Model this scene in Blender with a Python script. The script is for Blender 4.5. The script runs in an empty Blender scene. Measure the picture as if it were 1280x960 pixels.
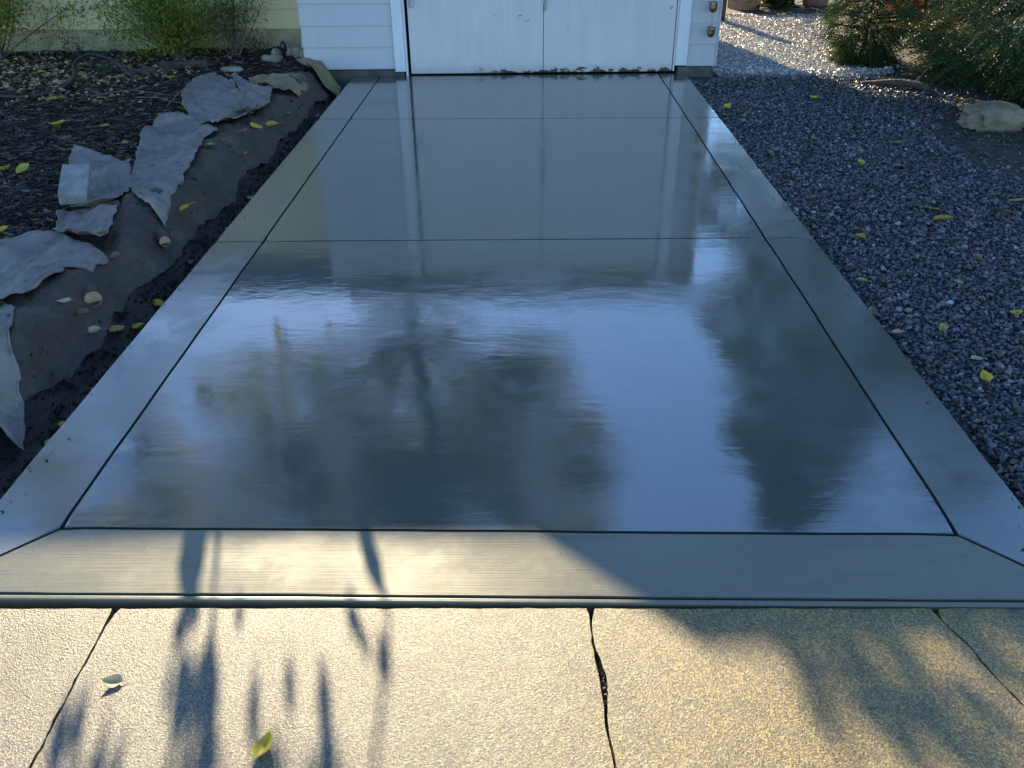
import bpy, bmesh, math, random
import numpy as np
from mathutils import Vector, Matrix, noise as mnoise

# ------------------------------------------------------------------ camera, sky, sun, exposure
scene = bpy.context.scene
COL = scene.collection
R = math.radians

cam_data = bpy.data.cameras.new("camera")
cam_data.sensor_width = 36.0
cam_data.lens = 29.53
cam_data.shift_x = -0.0141
cam_data.clip_start = 0.05
cam_data.clip_end = 2000
cam = bpy.data.objects.new("camera", cam_data)
COL.objects.link(cam)
cam.location = (0, 0, 1.6)
cam.rotation_euler = (R(90 - 31.44), 0, 0)
scene.camera = cam

SUN_EL, SUN_AZ = R(20.5), R(15.0)          # sun stands ahead, a little to the left
world = bpy.data.worlds.new("World")
scene.world = world
world.use_nodes = True
wn = world.node_tree
sky = wn.nodes.new("ShaderNodeTexSky")
sky.sky_type = 'NISHITA'
sky.sun_disc = False
sky.sun_elevation = SUN_EL
sky.sun_rotation = -SUN_AZ
sky.air_density = 0.92
sky.dust_density = 0.08
sky.ozone_density = 4.5
bg = wn.nodes["Background"]
bg.inputs["Strength"].default_value = 0.13
wn.links.new(sky.outputs[0], bg.inputs["Color"])

sd = bpy.data.lights.new("sun", 'SUN')
sd.energy = 5.0
sd.angle = R(0.3)
sd.color = (1.0, 0.83, 0.54)
sun = bpy.data.objects.new("sun", sd)
COL.objects.link(sun)
to_sun = Vector((-math.sin(SUN_AZ) * math.cos(SUN_EL), math.cos(SUN_AZ) * math.cos(SUN_EL), math.sin(SUN_EL)))
sun.rotation_euler = to_sun.to_track_quat('Z', 'Y').to_euler()
sun.location = to_sun * 40

vs = scene.view_settings
vs.view_transform = 'Standard'
vs.look = 'None'
vs.gamma = 1
vs.use_curve_mapping = False
vs.exposure = 1.6
scene.cycles.use_denoising = True
scene.cycles.max_bounces = 8
scene.cycles.sample_clamp_indirect = 8

rng = np.random.default_rng(7)
random.seed(7)

# ------------------------------------------------------------------ helpers
def link(o, parent=None):
    COL.objects.link(o)
    if parent is not None:
        o.parent = parent
    return o

def tag(o, label=None, cat=None, group=None, kind=None):
    if label: o["label"] = label
    if cat: o["category"] = cat
    if group: o["group"] = group
    if kind: o["kind"] = kind
    return o

def empty(name, loc=(0, 0, 0), rz=0.0):
    o = bpy.data.objects.new(name, None)
    o.empty_display_size = 0.1
    COL.objects.link(o)
    o.location = loc
    o.rotation_euler = (0, 0, rz)
    return o

def np_mesh(name, V, F, mat=None, parent=None, smooth=False, col=None):
    """V (n,3); F (m,3) or (m,4) index array; col (n,3) vertex colours"""
    V = np.ascontiguousarray(V, dtype=np.float32)
    F = np.ascontiguousarray(F, dtype=np.int32)
    me = bpy.data.meshes.new(name)
    me.vertices.add(len(V)); me.vertices.foreach_set("co", V.ravel())
    k = F.shape[1]
    me.loops.add(F.size); me.loops.foreach_set("vertex_index", F.ravel())
    me.polygons.add(len(F))
    me.polygons.foreach_set("loop_start", np.arange(0, F.size, k, dtype=np.int32))
    me.polygons.foreach_set("loop_total", np.full(len(F), k, dtype=np.int32))
    me.polygons.foreach_set("use_smooth", np.full(len(F), smooth, dtype=bool))
    me.update(calc_edges=True)
    if col is not None:
        a = me.color_attributes.new("tint", 'FLOAT_COLOR', 'POINT')
        c = np.ones((len(V), 4), dtype=np.float32); c[:, :3] = col
        a.data.foreach_set("color", c.ravel())
    if mat: me.materials.append(mat)
    return link(bpy.data.objects.new(name, me), parent)

def bm_obj(name, bm, mat=None, parent=None, smooth=False):
    me = bpy.data.meshes.new(name)
    bm.to_mesh(me); bm.free()
    if smooth:
        for p in me.polygons: p.use_smooth = True
    if mat: me.materials.append(mat)
    return link(bpy.data.objects.new(name, me), parent)

def bm_box(bm, x0, x1, y0, y1, z0, z1):
    vs_ = [bm.verts.new(p) for p in ((x0,y0,z0),(x1,y0,z0),(x1,y1,z0),(x0,y1,z0),(x0,y0,z1),(x1,y0,z1),(x1,y1,z1),(x0,y1,z1))]
    for f in ((0,3,2,1),(4,5,6,7),(0,1,5,4),(1,2,6,5),(2,3,7,6),(3,0,4,7)):
        bm.faces.new([vs_[i] for i in f])
    return vs_

def box(name, x0, x1, y0, y1, z0, z1, mat, parent=None, bevel=0.0):
    bm = bmesh.new(); bm_box(bm, x0, x1, y0, y1, z0, z1)
    if bevel: bmesh.ops.bevel(bm, geom=bm.edges[:], offset=bevel, segments=2, affect='EDGES', profile=0.5)
    return bm_obj(name, bm, mat, parent)

def prism(name, poly, z0, z1, mat, parent=None, bevel=0.0, segs=3):
    """poly counter-clockwise; only the top rim is rounded"""
    bm = bmesh.new()
    b = [bm.verts.new((x, y, z0)) for x, y in poly]
    t = [bm.verts.new((x, y, z1)) for x, y in poly]
    n = len(poly)
    for i in range(n):
        bm.faces.new((b[i], b[(i+1) % n], t[(i+1) % n], t[i]))
    top = bm.faces.new(t); bm.faces.new(b[::-1])
    if bevel:
        bmesh.ops.bevel(bm, geom=list(top.edges), offset=bevel, segments=segs, affect='EDGES', profile=0.5, clamp_overlap=False)
    return bm_obj(name, bm, mat, parent)

def tube_arrays(pts, radii, n=8, cap=True):
    pts = [Vector(p) for p in pts]
    V, F = [], []
    up = Vector((0, 0, 1))
    for i, p in enumerate(pts):
        d = (pts[min(i+1, len(pts)-1)] - pts[max(i-1, 0)]).normalized()
        a = d.cross(up)
        if a.length < 1e-3: a = d.cross(Vector((1, 0, 0)))
        a.normalize(); b = a.cross(d)
        for k in range(n):
            t = 2 * math.pi * k / n
            V.append(p + (a * math.cos(t) + b * math.sin(t)) * radii[i])
    for i in range(len(pts) - 1):
        for k in range(n):
            F.append((i*n+k, i*n+(k+1) % n, (i+1)*n+(k+1) % n, (i+1)*n+k))
    V = [tuple(v) for v in V]
    if cap:
        for e in (0, len(pts)-1):
            c = len(V); V.append(tuple(pts[e]))
            for k in range(n):
                q = (e*n+k, e*n+(k+1) % n, c)
                F.append((q[0], q[1], q[2], q[2]) if False else q)
    return V, F

class MB:
    """collects pieces of ONE part"""
    def __init__(s): s.V, s.F = [], []
    def add(s, V, F):
        o = len(s.V); s.V += [tuple(v) for v in V]; s.F += [tuple(i + o for i in f) for f in F]; return s
    def tube(s, pts, radii, n=8):
        if not hasattr(radii, '__len__'): radii = [radii] * len(pts)
        return s.add(*tube_arrays(pts, radii, n))
    def box(s, x0, x1, y0, y1, z0, z1):
        return s.add([(x0,y0,z0),(x1,y0,z0),(x1,y1,z0),(x0,y1,z0),(x0,y0,z1),(x1,y0,z1),(x1,y1,z1),(x0,y1,z1)],
                     [(0,3,2,1),(4,5,6,7),(0,1,5,4),(1,2,6,5),(2,3,7,6),(3,0,4,7)])
    def build(s, name, mat, parent=None, smooth=False):
        me = bpy.data.meshes.new(name); me.from_pydata(s.V, [], s.F); me.update()
        if smooth:
            for p in me.polygons: p.use_smooth = True
        if mat: me.materials.append(mat)
        return link(bpy.data.objects.new(name, me), parent)

def _h(ix, iy, seed):
    n = (ix * 374761393 + iy * 668265263 + seed * 1442695041) & 0xffffffff
    n = ((n ^ (n >> 13)) * 1274126177) & 0xffffffff
    return ((n ^ (n >> 16)) & 0xffff) / 65535.0

def vn(x, y, seed=0):
    x = np.asarray(x, dtype=np.float64); y = np.asarray(y, dtype=np.float64)
    ix = np.floor(x).astype(np.int64); iy = np.floor(y).astype(np.int64)
    fx = x - ix; fy = y - iy
    fx = fx*fx*(3-2*fx); fy = fy*fy*(3-2*fy)
    return ((_h(ix, iy, seed)*(1-fx) + _h(ix+1, iy, seed)*fx)*(1-fy) + (_h(ix, iy+1, seed)*(1-fx) + _h(ix+1, iy+1, seed)*fx)*fy)

def fbm(x, y, seed=0, oct=4):
    s, a = 0, 0.5
    for i in range(oct):
        s = s + a * (vn(np.asarray(x)*2**i, np.asarray(y)*2**i, seed+i*17) - 0.5); a *= 0.5
    return s

def sstep(a, b, x):
    t = np.clip((x - a) / (b - a), 0, 1); return t*t*(3-2*t)

# ------------------------------------------------------------------ materials
class NT:
    def __init__(s, name):
        s.m = bpy.data.materials.new(name); s.m.use_nodes = True
        s.t = s.m.node_tree; s.b = s.t.nodes["Principled BSDF"]; s.co = None
    def n(s, ty, **kw):
        nd = s.t.nodes.new(ty)
        for k, v in kw.items(): setattr(nd, k, v)
        return nd
    def l(s, a, b): s.t.links.new(a, b)
    def coord(s, scale=(1, 1, 1), rot=(0, 0, 0)):
        if s.co is None: s.co = s.n("ShaderNodeTexCoord").outputs["Object"]
        mp = s.n("ShaderNodeMapping"); mp.inputs["Scale"].default_value = scale; mp.inputs["Rotation"].default_value = rot
        s.l(s.co, mp.inputs["Vector"]); return mp.outputs[0]
    def noise(s, scale, detail=4, rough=0.55, vec=None, dist=0.0):
        nd = s.n("ShaderNodeTexNoise"); nd.inputs["Scale"].default_value = scale
        nd.inputs["Detail"].default_value = detail; nd.inputs["Roughness"].default_value = rough; nd.inputs["Distortion"].default_value = dist
        s.l(vec if vec is not None else s.coord(), nd.inputs["Vector"]); return nd.outputs["Fac"]
    def voro(s, scale, vec=None, feature='F1', out="Distance"):
        nd = s.n("ShaderNodeTexVoronoi"); nd.feature = feature; nd.inputs["Scale"].default_value = scale
        s.l(vec if vec is not None else s.coord(), nd.inputs["Vector"]); return nd.outputs[out]
    def ramp(s, fac, stops, interp='LINEAR'):
        nd = s.n("ShaderNodeValToRGB"); cr = nd.color_ramp; cr.interpolation = interp
        while len(cr.elements) < len(stops): cr.elements.new(0.5)
        for e, (p, c) in zip(cr.elements, stops):
            e.position = p; e.color = (c, c, c, 1) if not hasattr(c, '__len__') else (*c, 1)
        s.l(fac, nd.inputs[0]); return nd.outputs[0]
    def mix(s, fac, a, b, mode='MIX'):
        nd = s.n("ShaderNodeMix"); nd.data_type = 'RGBA'; nd.blend_type = mode
        for v, k in ((fac, 0), (a, 6), (b, 7)):
            if hasattr(v, 'default_value') or hasattr(v, 'is_linked'): s.l(v, nd.inputs[k])
            elif k == 0: nd.inputs[0].default_value = v
            else: nd.inputs[k].default_value = (*v, 1)
        return nd.outputs[2]
    def math(s, op, a, b=0.0, c=None):
        nd = s.n("ShaderNodeMath"); nd.operation = op
        for i, v in enumerate((a, b) if c is None else (a, b, c)):
            if hasattr(v, 'is_linked'): s.l(v, nd.inputs[i])
            else: nd.inputs[i].default_value = v
        return nd.outputs[0]
    def xyz(s):
        if s.co is None: s.co = s.n("ShaderNodeTexCoord").outputs["Object"]
        nd = s.n("ShaderNodeSeparateXYZ"); s.l(s.co, nd.inputs[0]); return nd.outputs
    def bump(s, h, strength=0.3, dist=0.01, prev=None):
        nd = s.n("ShaderNodeBump"); nd.inputs["Strength"].default_value = strength; nd.inputs["Distance"].default_value = dist
        s.l(h, nd.inputs["Height"])
        if prev is not None: s.l(prev, nd.inputs["Normal"])
        return nd.outputs[0]
    def set(s, **kw):
        for k, v in kw.items():
            i = s.b.inputs[k.replace('_', ' ')]
            if hasattr(v, 'is_linked'): s.l(v, i)
            else: i.default_value = (*v, 1) if hasattr(v, '__len__') and len(v) == 3 else v
        return s
    def attr(s, name="tint"):
        nd = s.n("ShaderNodeAttribute"); nd.attribute_name = name; return nd.outputs["Color"]
    def leafy(s, color, trans=0.35):
        """adds light passing through thin leaves"""
        tr = s.n("ShaderNodeBsdfTranslucent"); mx = s.n("ShaderNodeMixShader"); mx.inputs[0].default_value = trans
        s.l(color, tr.inputs[0]); s.l(s.b.outputs[0], mx.inputs[1]); s.l(tr.outputs[0], mx.inputs[2])
        s.l(mx.outputs[0], s.t.nodes["Material Output"].inputs[0]); return s

def simple(name, c, rough=0.6, nscale=20, var=0.25, bstr=0.2, bdist=0.004, metal=0.0):
    t = NT(name)
    f = t.noise(nscale, 5)
    lo = tuple(x*(1-var) for x in c); hi = tuple(min(1, x*(1+var)) for x in c)
    t.set(Base_Color=t.ramp(f, [(0.3, lo), (0.7, hi)]), Roughness=rough, Metallic=metal, Normal=t.bump(t.noise(nscale*4, 4), bstr, bdist))
    return t.m

def wet_concrete(name, r_lo, r_hi, base, streak=0.25, wav=0.1, coat=1.6, cw=1.0):
    t = NT(name)
    big = t.noise(1.3, 5, 0.6, dist=0.4)
    mid = t.noise(6, 5, 0.6)
    fine = t.noise(160, 3)
    st = t.noise(1.0, 4, 0.6, vec=t.coord((3, 230, 4)))
    st2 = t.noise(1.0, 3, 0.6, vec=t.coord((1.5, 55, 4)))
    lo = tuple(x*0.78 for x in base); hi = tuple(x*1.2 for x in base)
    c = t.ramp(big, [(0.32, lo), (0.68, hi)])
    c = t.mix(0.4, c, t.ramp(st2, [(0.35, lo), (0.65, hi)]))
    c = t.mix(0.35 if cw == 1.0 else 0.12, c, t.ramp(st, [(0.35, tuple(v*0.5 for v in base)), (0.65, tuple(v*1.6 for v in base))]))
    c = t.mix(0.12, c, t.ramp(fine, [(0.35, (0.03, 0.03, 0.03)), (0.65, (0.3, 0.3, 0.29))]))
    sp = t.math('ADD', t.voro(9, out="Distance"), t.math('MULTIPLY', t.noise(50, 2), 0.02))
    c = t.mix(t.ramp(sp, [(0.035, 0.85), (0.05, 0.0)]), c, (0.015, 0.014, 0.012))
    mott = t.noise(26, 4, 0.65)
    c = t.mix(t.ramp(mott, [(0.35, 0.0), (0.7, 0.35)]), c, hi)
    rg = t.ramp(t.math('MULTIPLY_ADD', t.math('MULTIPLY_ADD', mott, 0.35, t.math('MULTIPLY', mid, 0.65)), 0.4, t.math('MULTIPLY', big, 0.65)), [(0.42, r_lo), (0.50, r_lo*0.75+r_hi*0.25), (0.60, r_hi)])
    wave = t.noise(1.0, 3, 0.5, vec=t.coord((8, 17, 4)), dist=0.8)
    slow = t.noise(1.0, 3, 0.5, vec=t.coord((2.0, 3.4, 4)), dist=0.8)
    nb = t.bump(slow, wav*1.6, 0.010)
    nb = t.bump(wave, wav, 0.004, nb)
    nb = t.bump(st2, 0.10, 0.0012, nb)
    nb = t.bump(st, streak, 0.0009, nb)
    rough_n = t.bump(fine, 0.15, 0.001, t.bump(st, 0.5, 0.002))
    t.set(Base_Color=c, Roughness=0.5, IOR=1.4, Normal=rough_n, Coat_Weight=cw, Specular_IOR_Level=0.5 if cw == 1.0 else 0.15, Coat_Roughness=rg, Coat_IOR=coat, Coat_Normal=nb)
    return t.m

M = {}
M['field'] = wet_concrete('wet_new_concrete_field', 0.004, 0.15, (0.048, 0.057, 0.043), 0.07, 0.08, 2.25)
M['border'] = wet_concrete('damp_new_concrete_border', 0.08, 0.24, (0.060, 0.070, 0.050), 0.16, 0.06, 2.1)
M['apron'] = wet_concrete('damp_new_concrete_apron', 0.24, 0.36, (0.135, 0.132, 0.085), 0.10, 0.05, 1.85, 0.65)
M['joint'] = simple('joint_bottom_concrete', (0.03, 0.03, 0.03), 0.6, 30)

def old_concrete():
    t = NT('old_sidewalk_concrete')
    big = t.noise(1.6, 5, 0.6); mid = t.noise(14, 5, 0.6); fine = t.noise(210, 4, 0.75); grit = t.voro(270); x = t.xyz()
    c = t.ramp(big, [(0.3, (0.13, 0.105, 0.055)), (0.5, (0.155, 0.128, 0.08)), (0.7, (0.175, 0.15, 0.105))])
    gold_fac = t.ramp(t.math('MULTIPLY_ADD', x[0], 0.4, t.math('MULTIPLY_ADD', mid, 0.5, 0.2)), [(0.35, 0.0), (0.70, 0.95)])  # golden tone strengthens toward the right, broken up by noise
    c = t.mix(gold_fac, c, (0.27, 0.175, 0.03))
    stain = t.noise(4.5, 5, 0.65, dist=0.5)
    c = t.mix(t.ramp(stain, [(0.48, 0.0), (0.66, 0.75)]), c, (0.075, 0.056, 0.025))
    c = t.mix(t.ramp(mid, [(0.45, 0.0), (0.75, 0.5)]), c, (0.11, 0.085, 0.04))
    c = t.mix(0.9, c, t.mix(1.0, c, t.ramp(fine, [(0.36, 0.03), (0.5, 0.6), (0.64, 2.5)]), 'MULTIPLY'))
    c = t.mix(t.ramp(t.voro(24), [(0.04, 0.85), (0.07, 0.0)]), c, (0.035, 0.03, 0.025))
    nb = t.bump(mid, 0.2, 0.004)
    nb = t.bump(fine, 0.9, 0.0028, nb)
    nb = t.bump(grit, 0.45, 0.0016, nb)
    t.set(Base_Color=c, Roughness=t.ramp(fine, [(0.35, 0.50), (0.65, 0.26)]), Normal=nb, IOR=1.5, Specular_IOR_Level=1.0)
    return t.m
M['sidewalk'] = old_concrete()

def soil_mat():
    t = NT('dark_wet_soil')
    a = t.noise(5, 6, 0.65); f = t.noise(60, 5, 0.7)
    c = t.ramp(a, [(0.3, (0.020, 0.014, 0.010)), (0.5, (0.045, 0.033, 0.024)), (0.75, (0.09, 0.07, 0.052))])
    c = t.mix(t.ramp(f, [(0.6, 0.0), (0.72, 0.5)]), c, (0.11, 0.095, 0.08))
    nb = t.bump(a, 0.5, 0.03); nb = t.bump(f, 0.7, 0.012, nb)
    t.set(Base_Color=c, Roughness=t.ramp(f, [(0.35, 0.28), (0.7, 0.7)]), Normal=nb)
    return t.m
M['soil'] = soil_mat()

def dirt_mat():
    t = NT('gravel_underlay_dirt')
    x = t.xyz()
    a = t.noise(3, 5); f = t.noise(90, 5, 0.7)
    c = t.ramp(f, [(0.3, (0.014, 0.014, 0.016)), (0.7, (0.07, 0.068, 0.07))])
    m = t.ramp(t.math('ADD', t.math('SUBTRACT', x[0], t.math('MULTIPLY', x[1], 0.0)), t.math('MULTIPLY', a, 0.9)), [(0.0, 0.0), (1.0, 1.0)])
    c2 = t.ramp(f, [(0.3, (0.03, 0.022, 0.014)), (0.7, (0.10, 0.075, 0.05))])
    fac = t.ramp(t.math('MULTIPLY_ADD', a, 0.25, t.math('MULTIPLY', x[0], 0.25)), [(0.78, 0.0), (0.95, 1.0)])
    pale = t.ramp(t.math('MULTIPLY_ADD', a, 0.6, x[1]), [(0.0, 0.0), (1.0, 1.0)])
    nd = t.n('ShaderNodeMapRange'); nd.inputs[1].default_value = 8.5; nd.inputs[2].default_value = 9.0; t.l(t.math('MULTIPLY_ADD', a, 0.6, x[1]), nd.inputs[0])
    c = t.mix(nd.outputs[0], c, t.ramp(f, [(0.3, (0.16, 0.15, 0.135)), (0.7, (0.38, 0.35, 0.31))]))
    nd2 = t.n('ShaderNodeMapRange'); nd2.inputs[1].default_value = 11.9; nd2.inputs[2].default_value = 12.2; t.l(t.math('MULTIPLY_ADD', x[0], 0.25, t.math('MULTIPLY_ADD', a, 0.5, t.math('SUBTRACT', x[1], 1.0))), nd2.inputs[0])
    c = t.mix(nd2.outputs[0], c, t.ramp(f, [(0.3, (0.05, 0.034, 0.024)), (0.7, (0.12, 0.08, 0.055))]))
    c = t.mix(fac, c, c2)
    t.set(Base_Color=c, Roughness=0.7, Normal=t.bump(f, 0.8, 0.012))
    return t.m
M['dirt'] = dirt_mat()
M['earth'] = simple('plain_earth', (0.06, 0.05, 0.035), 0.9, 3, 0.4, 0.5, 0.02)
M['asphalt'] = simple('road_asphalt', (0.05, 0.05, 0.052), 0.75, 60, 0.3, 0.6, 0.006)

def tint_mat(name, rough=0.6, spec=0.5, bs=120, bstr=0.25, mult=(1, 1, 1), leaf=0.0):
    t = NT(name)
    c = t.mix(1.0, t.attr(), mult, 'MULTIPLY')
    n = t.noise(bs, 3)
    c = t.mix(0.3, c, t.mix(1.0, c, t.ramp(n, [(0.3, 0.3), (0.7, 1.6)]), 'MULTIPLY'))
    t.set(Base_Color=c, Roughness=rough, Specular_IOR_Level=spec, Normal=t.bump(n, bstr, 0.004))
    if leaf: t.leafy(c, leaf)
    return t.m
M['gravel'] = tint_mat('crushed_gravel_stone', 0.38, 0.5)
M['mulch'] = tint_mat('bark_mulch', 0.65, 0.15)
M['leaf'] = tint_mat('living_leaf', 0.5, 0.35, 60, 0.1, leaf=0.45)
M['needle'] = tint_mat('conifer_spray', 0.55, 0.3, 60, 0.1, leaf=0.2)
M['litter'] = tint_mat('dry_leaf_litter', 0.6, 0.3, 60, 0.2, leaf=0.15)

def paint(name, c, dirt=0.15, z_dirt=0.0):
    t = NT(name)
    a = t.noise(2.5, 5); v = t.noise(1.0, 5, 0.6, vec=t.coord((16, 16, 1.2))); f = t.noise(70, 4)
    lo = tuple(x*(1-dirt) for x in c)
    k = t.ramp(t.math('MULTIPLY_ADD', v, 0.5, t.math('MULTIPLY', a, 0.5)), [(0.35, lo), (0.6, c)])
    if z_dirt:
        x = t.xyz()
        g = t.math('SUBTRACT', t.math('MULTIPLY_ADD', v, 0.12, z_dirt), x[2])
        k = t.mix(t.ramp(g, [(0.0, 0.0), (0.12, 0.45)]), k, (0.22, 0.21, 0.17))
    t.set(Base_Color=k, Roughness=0.5, Normal=t.bump(t.math('MULTIPLY_ADD', v, 0.6, f), 0.12, 0.003))
    return t.m
M['siding'] = paint('pale_grey_siding_paint', (0.50, 0.49, 0.48), 0.08)
M['trim'] = paint('white_trim_paint', (0.70, 0.69, 0.68), 0.08)
M['cream'] = paint('cream_siding_paint', (0.80, 0.66, 0.33), 0.12)

def door_paint():
    t = NT('white_garage_door_paint')
    a = t.noise(2.5, 5); v = t.noise(1.0, 5, 0.6, vec=t.coord((20, 20, 1.0))); f = t.noise(70, 4)
    c = t.ramp(t.math('MULTIPLY_ADD', v, 0.5, t.math('MULTIPLY', a, 0.5)), [(0.3, (0.55, 0.52, 0.48)), (0.65, (0.64, 0.60, 0.55))])
    x = t.xyz()
    # paint worn off along the lower rim of the door, exposing dark rotten wood
    n = t.noise(1.0, 5, 0.65, vec=t.coord((13, 13, 24)))
    big = t.noise(3.2, 2)
    edge = t.math('MULTIPLY_ADD', t.math('MULTIPLY', big, t.math('SUBTRACT', n, 0.35)), 0.42, 0.002)
    wear = t.math('SUBTRACT', edge, x[2])
    right = t.ramp(t.math('MULTIPLY_ADD', x[0], 0.4, 0.5), [(0.27, 0.0), (0.42, 1.0)])
    wm = t.math('MULTIPLY', t.ramp(wear, [(0.0, 0.0), (0.004, 1.0)]), right)
    grime = t.ramp(t.math('SUBTRACT', t.math('MULTIPLY_ADD', v, 0.16, 0.02), x[2]), [(0.0, 0.0), (0.08, 0.4)])
    c = t.mix(grime, c, (0.27, 0.25, 0.20))
    rot = t.ramp(t.noise(40, 4), [(0.35, (0.012, 0.008, 0.006)), (0.7, (0.075, 0.035, 0.022))])
    c = t.mix(wm, c, rot)
    t.set(Base_Color=c, Roughness=0.45, Normal=t.bump(t.math('SUBTRACT', t.math('MULTIPLY', f, 0.3), wm), 0.3, 0.004))
    return t.m
M['door'] = door_paint()
M['foundation'] = simple('old_foundation_concrete', (0.42, 0.34, 0.19), 0.8, 6, 0.35, 0.5, 0.008)
M['wetfound'] = simple('damp_mossy_foundation', (0.07, 0.068, 0.05), 0.6, 9, 0.5, 0.5, 0.008)
M['shingle'] = simple('dark_roof_shingles', (0.06, 0.058, 0.055), 0.85, 12, 0.35, 0.6, 0.01)
M['void'] = simple('dark_interior', (0.01, 0.01, 0.01), 0.9, 5)
M['metal'] = simple('grey_door_hardware', (0.35, 0.35, 0.36), 0.4, 60, 0.3, 0.15, 0.001, 0.8)
M['copper'] = simple('aged_copper', (0.36, 0.20, 0.12), 0.38, 40, 0.4, 0.2, 0.002, 0.85)
M['scuff'] = simple('dark_scuff', (0.05, 0.05, 0.055), 0.7, 50)
M['rubber'] = simple('black_poly_pipe', (0.018, 0.018, 0.02), 0.38, 30, 0.3, 0.1, 0.002)
M['bark'] = simple('bark', (0.075, 0.055, 0.04), 0.85, 14, 0.5, 0.9, 0.02)
M['twig'] = simple('dry_twig', (0.13, 0.10, 0.07), 0.8, 30, 0.4, 0.4, 0.003)
M['cutwood'] = simple('fresh_cut_wood', (0.36, 0.23, 0.12), 0.6, 25, 0.35, 0.3, 0.003)
M['redwood'] = simple('red_brown_stained_post', (0.10, 0.032, 0.022), 0.6, 12, 0.4, 0.4, 0.004)
M['timber'] = simple('weathered_red_brown_timber', (0.07, 0.042, 0.033), 0.8, 14, 0.4, 0.6, 0.008)
M['terracotta'] = simple('terracotta', (0.42, 0.20, 0.11), 0.7, 12, 0.25, 0.3, 0.004)
M['pinkpot'] = simple('pink_clay', (0.36, 0.22, 0.17), 0.75, 10, 0.3, 0.3, 0.004)
M['cane'] = simple('pale_cane', (0.5, 0.45, 0.36), 0.7, 20)
M['planter'] = simple('orange_planter_wood', (0.36, 0.20, 0.10), 0.6, 9, 0.3, 0.3, 0.004)

def fabric_mat(name, c):
    t = NT(name)
    a = t.noise(3.5, 5, 0.6); b = t.noise(16, 5, 0.65); w = t.noise(420, 2); fib = t.noise(1.0, 3, 0.6, vec=t.coord((40, 190, 40)))
    k = t.ramp(a, [(0.3, tuple(x*0.6 for x in c)), (0.7, tuple(min(1, x*1.3) for x in c))])
    k = t.mix(t.ramp(b, [(0.52, 0.0), (0.72, 0.75)]), k, (0.03, 0.025, 0.02))
    k = t.mix(0.3, k, t.ramp(fib, [(0.3, tuple(x*0.45 for x in c)), (0.7, tuple(min(1, x*1.5) for x in c))]))
    nb = t.bump(b, 0.3, 0.008); nb = t.bump(w, 0.4, 0.0015, nb)
    t.set(Base_Color=k, Roughness=0.85, Specular_IOR_Level=0.25, Normal=nb)
    return t.m
M['fabric'] = fabric_mat('grey_landscape_fabric', (0.235, 0.20, 0.17))
def mud_mat():
    t = NT('mud_caked_fabric')
    a = t.noise(4, 5, 0.6); b = t.noise(28, 6, 0.7); p = t.voro(75)
    c = t.ramp(a, [(0.3, (0.035, 0.024, 0.016)), (0.55, (0.075, 0.053, 0.037)), (0.75, (0.12, 0.092, 0.068))])
    c = t.mix(t.ramp(b, [(0.45, 0.0), (0.62, 0.8)]), c, (0.028, 0.021, 0.015))
    c = t.mix(t.ramp(p, [(0.10, 0.6), (0.16, 0.0)]), c, (0.22, 0.19, 0.16))
    nb = t.bump(a, 0.4, 0.02); nb = t.bump(b, 0.8, 0.014, nb); nb = t.bump(p, 0.35, 0.004, nb)
    t.set(Base_Color=c, Roughness=t.ramp(b, [(0.4, 0.75), (0.65, 0.35)]), Normal=nb); return t.m
M['fabric_mud'] = mud_mat()
M['fabric_tan'] = fabric_mat('muddy_landscape_fabric', (0.28, 0.215, 0.12))

def rock_mat():
    t = NT('lichen_rock')
    a = t.noise(6, 6, 0.65); b = t.noise(22, 5, 0.7); v = t.voro(9, out="Distance")
    c = t.ramp(a, [(0.3, (0.13, 0.10, 0.055)), (0.55, (0.26, 0.205, 0.12)), (0.75, (0.34, 0.29, 0.20))])
    c = t.mix(t.ramp(b, [(0.55, 0.0), (0.68, 0.85)]), c, (0.15, 0.15, 0.16))
    nb = t.bump(a, 0.6, 0.03); nb = t.bump(b, 0.6, 0.012, nb)
    t.set(Base_Color=c, Roughness=0.85, Normal=nb); return t.m
M['rock'] = rock_mat()
M['cobble'] = simple('tan_cobble', (0.30, 0.26, 0.18), 0.75, 15, 0.35, 0.4, 0.006)
M['block'] = simple('grey_concrete_paver', (0.27, 0.25, 0.23), 0.85, 14, 0.3, 0.5, 0.004)

def yellow(name, c):
    t = NT(name)
    n = t.noise(60, 4)
    k = t.ramp(n, [(0.3, tuple(x*0.7 for x in c)), (0.6, c), (0.8, (c[0]*0.6, c[1]*0.4, c[2]*0.5))])
    t.set(Base_Color=k, Roughness=0.5, Specular_IOR_Level=0.35); t.leafy(k, 0.2); return t.m
M['yleaf'] = yellow('yellow_fallen_leaf', (0.66, 0.50, 0.045))
M['pleaf'] = yellow('pale_fallen_leaf', (0.50, 0.43, 0.22))
M['tleaf'] = yellow('tan_fallen_leaf', (0.27, 0.19, 0.10))

# ------------------------------------------------------------------ ground, road, driveway, sidewalk
g = box('ground', -400, 400, -400, 400, -0.6, -0.30, M['earth']); tag(g, kind='structure')
g = box('road', -60, 60, -9, -1.2, -0.295, -0.16, M['asphalt']); tag(g, kind='structure')

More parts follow.
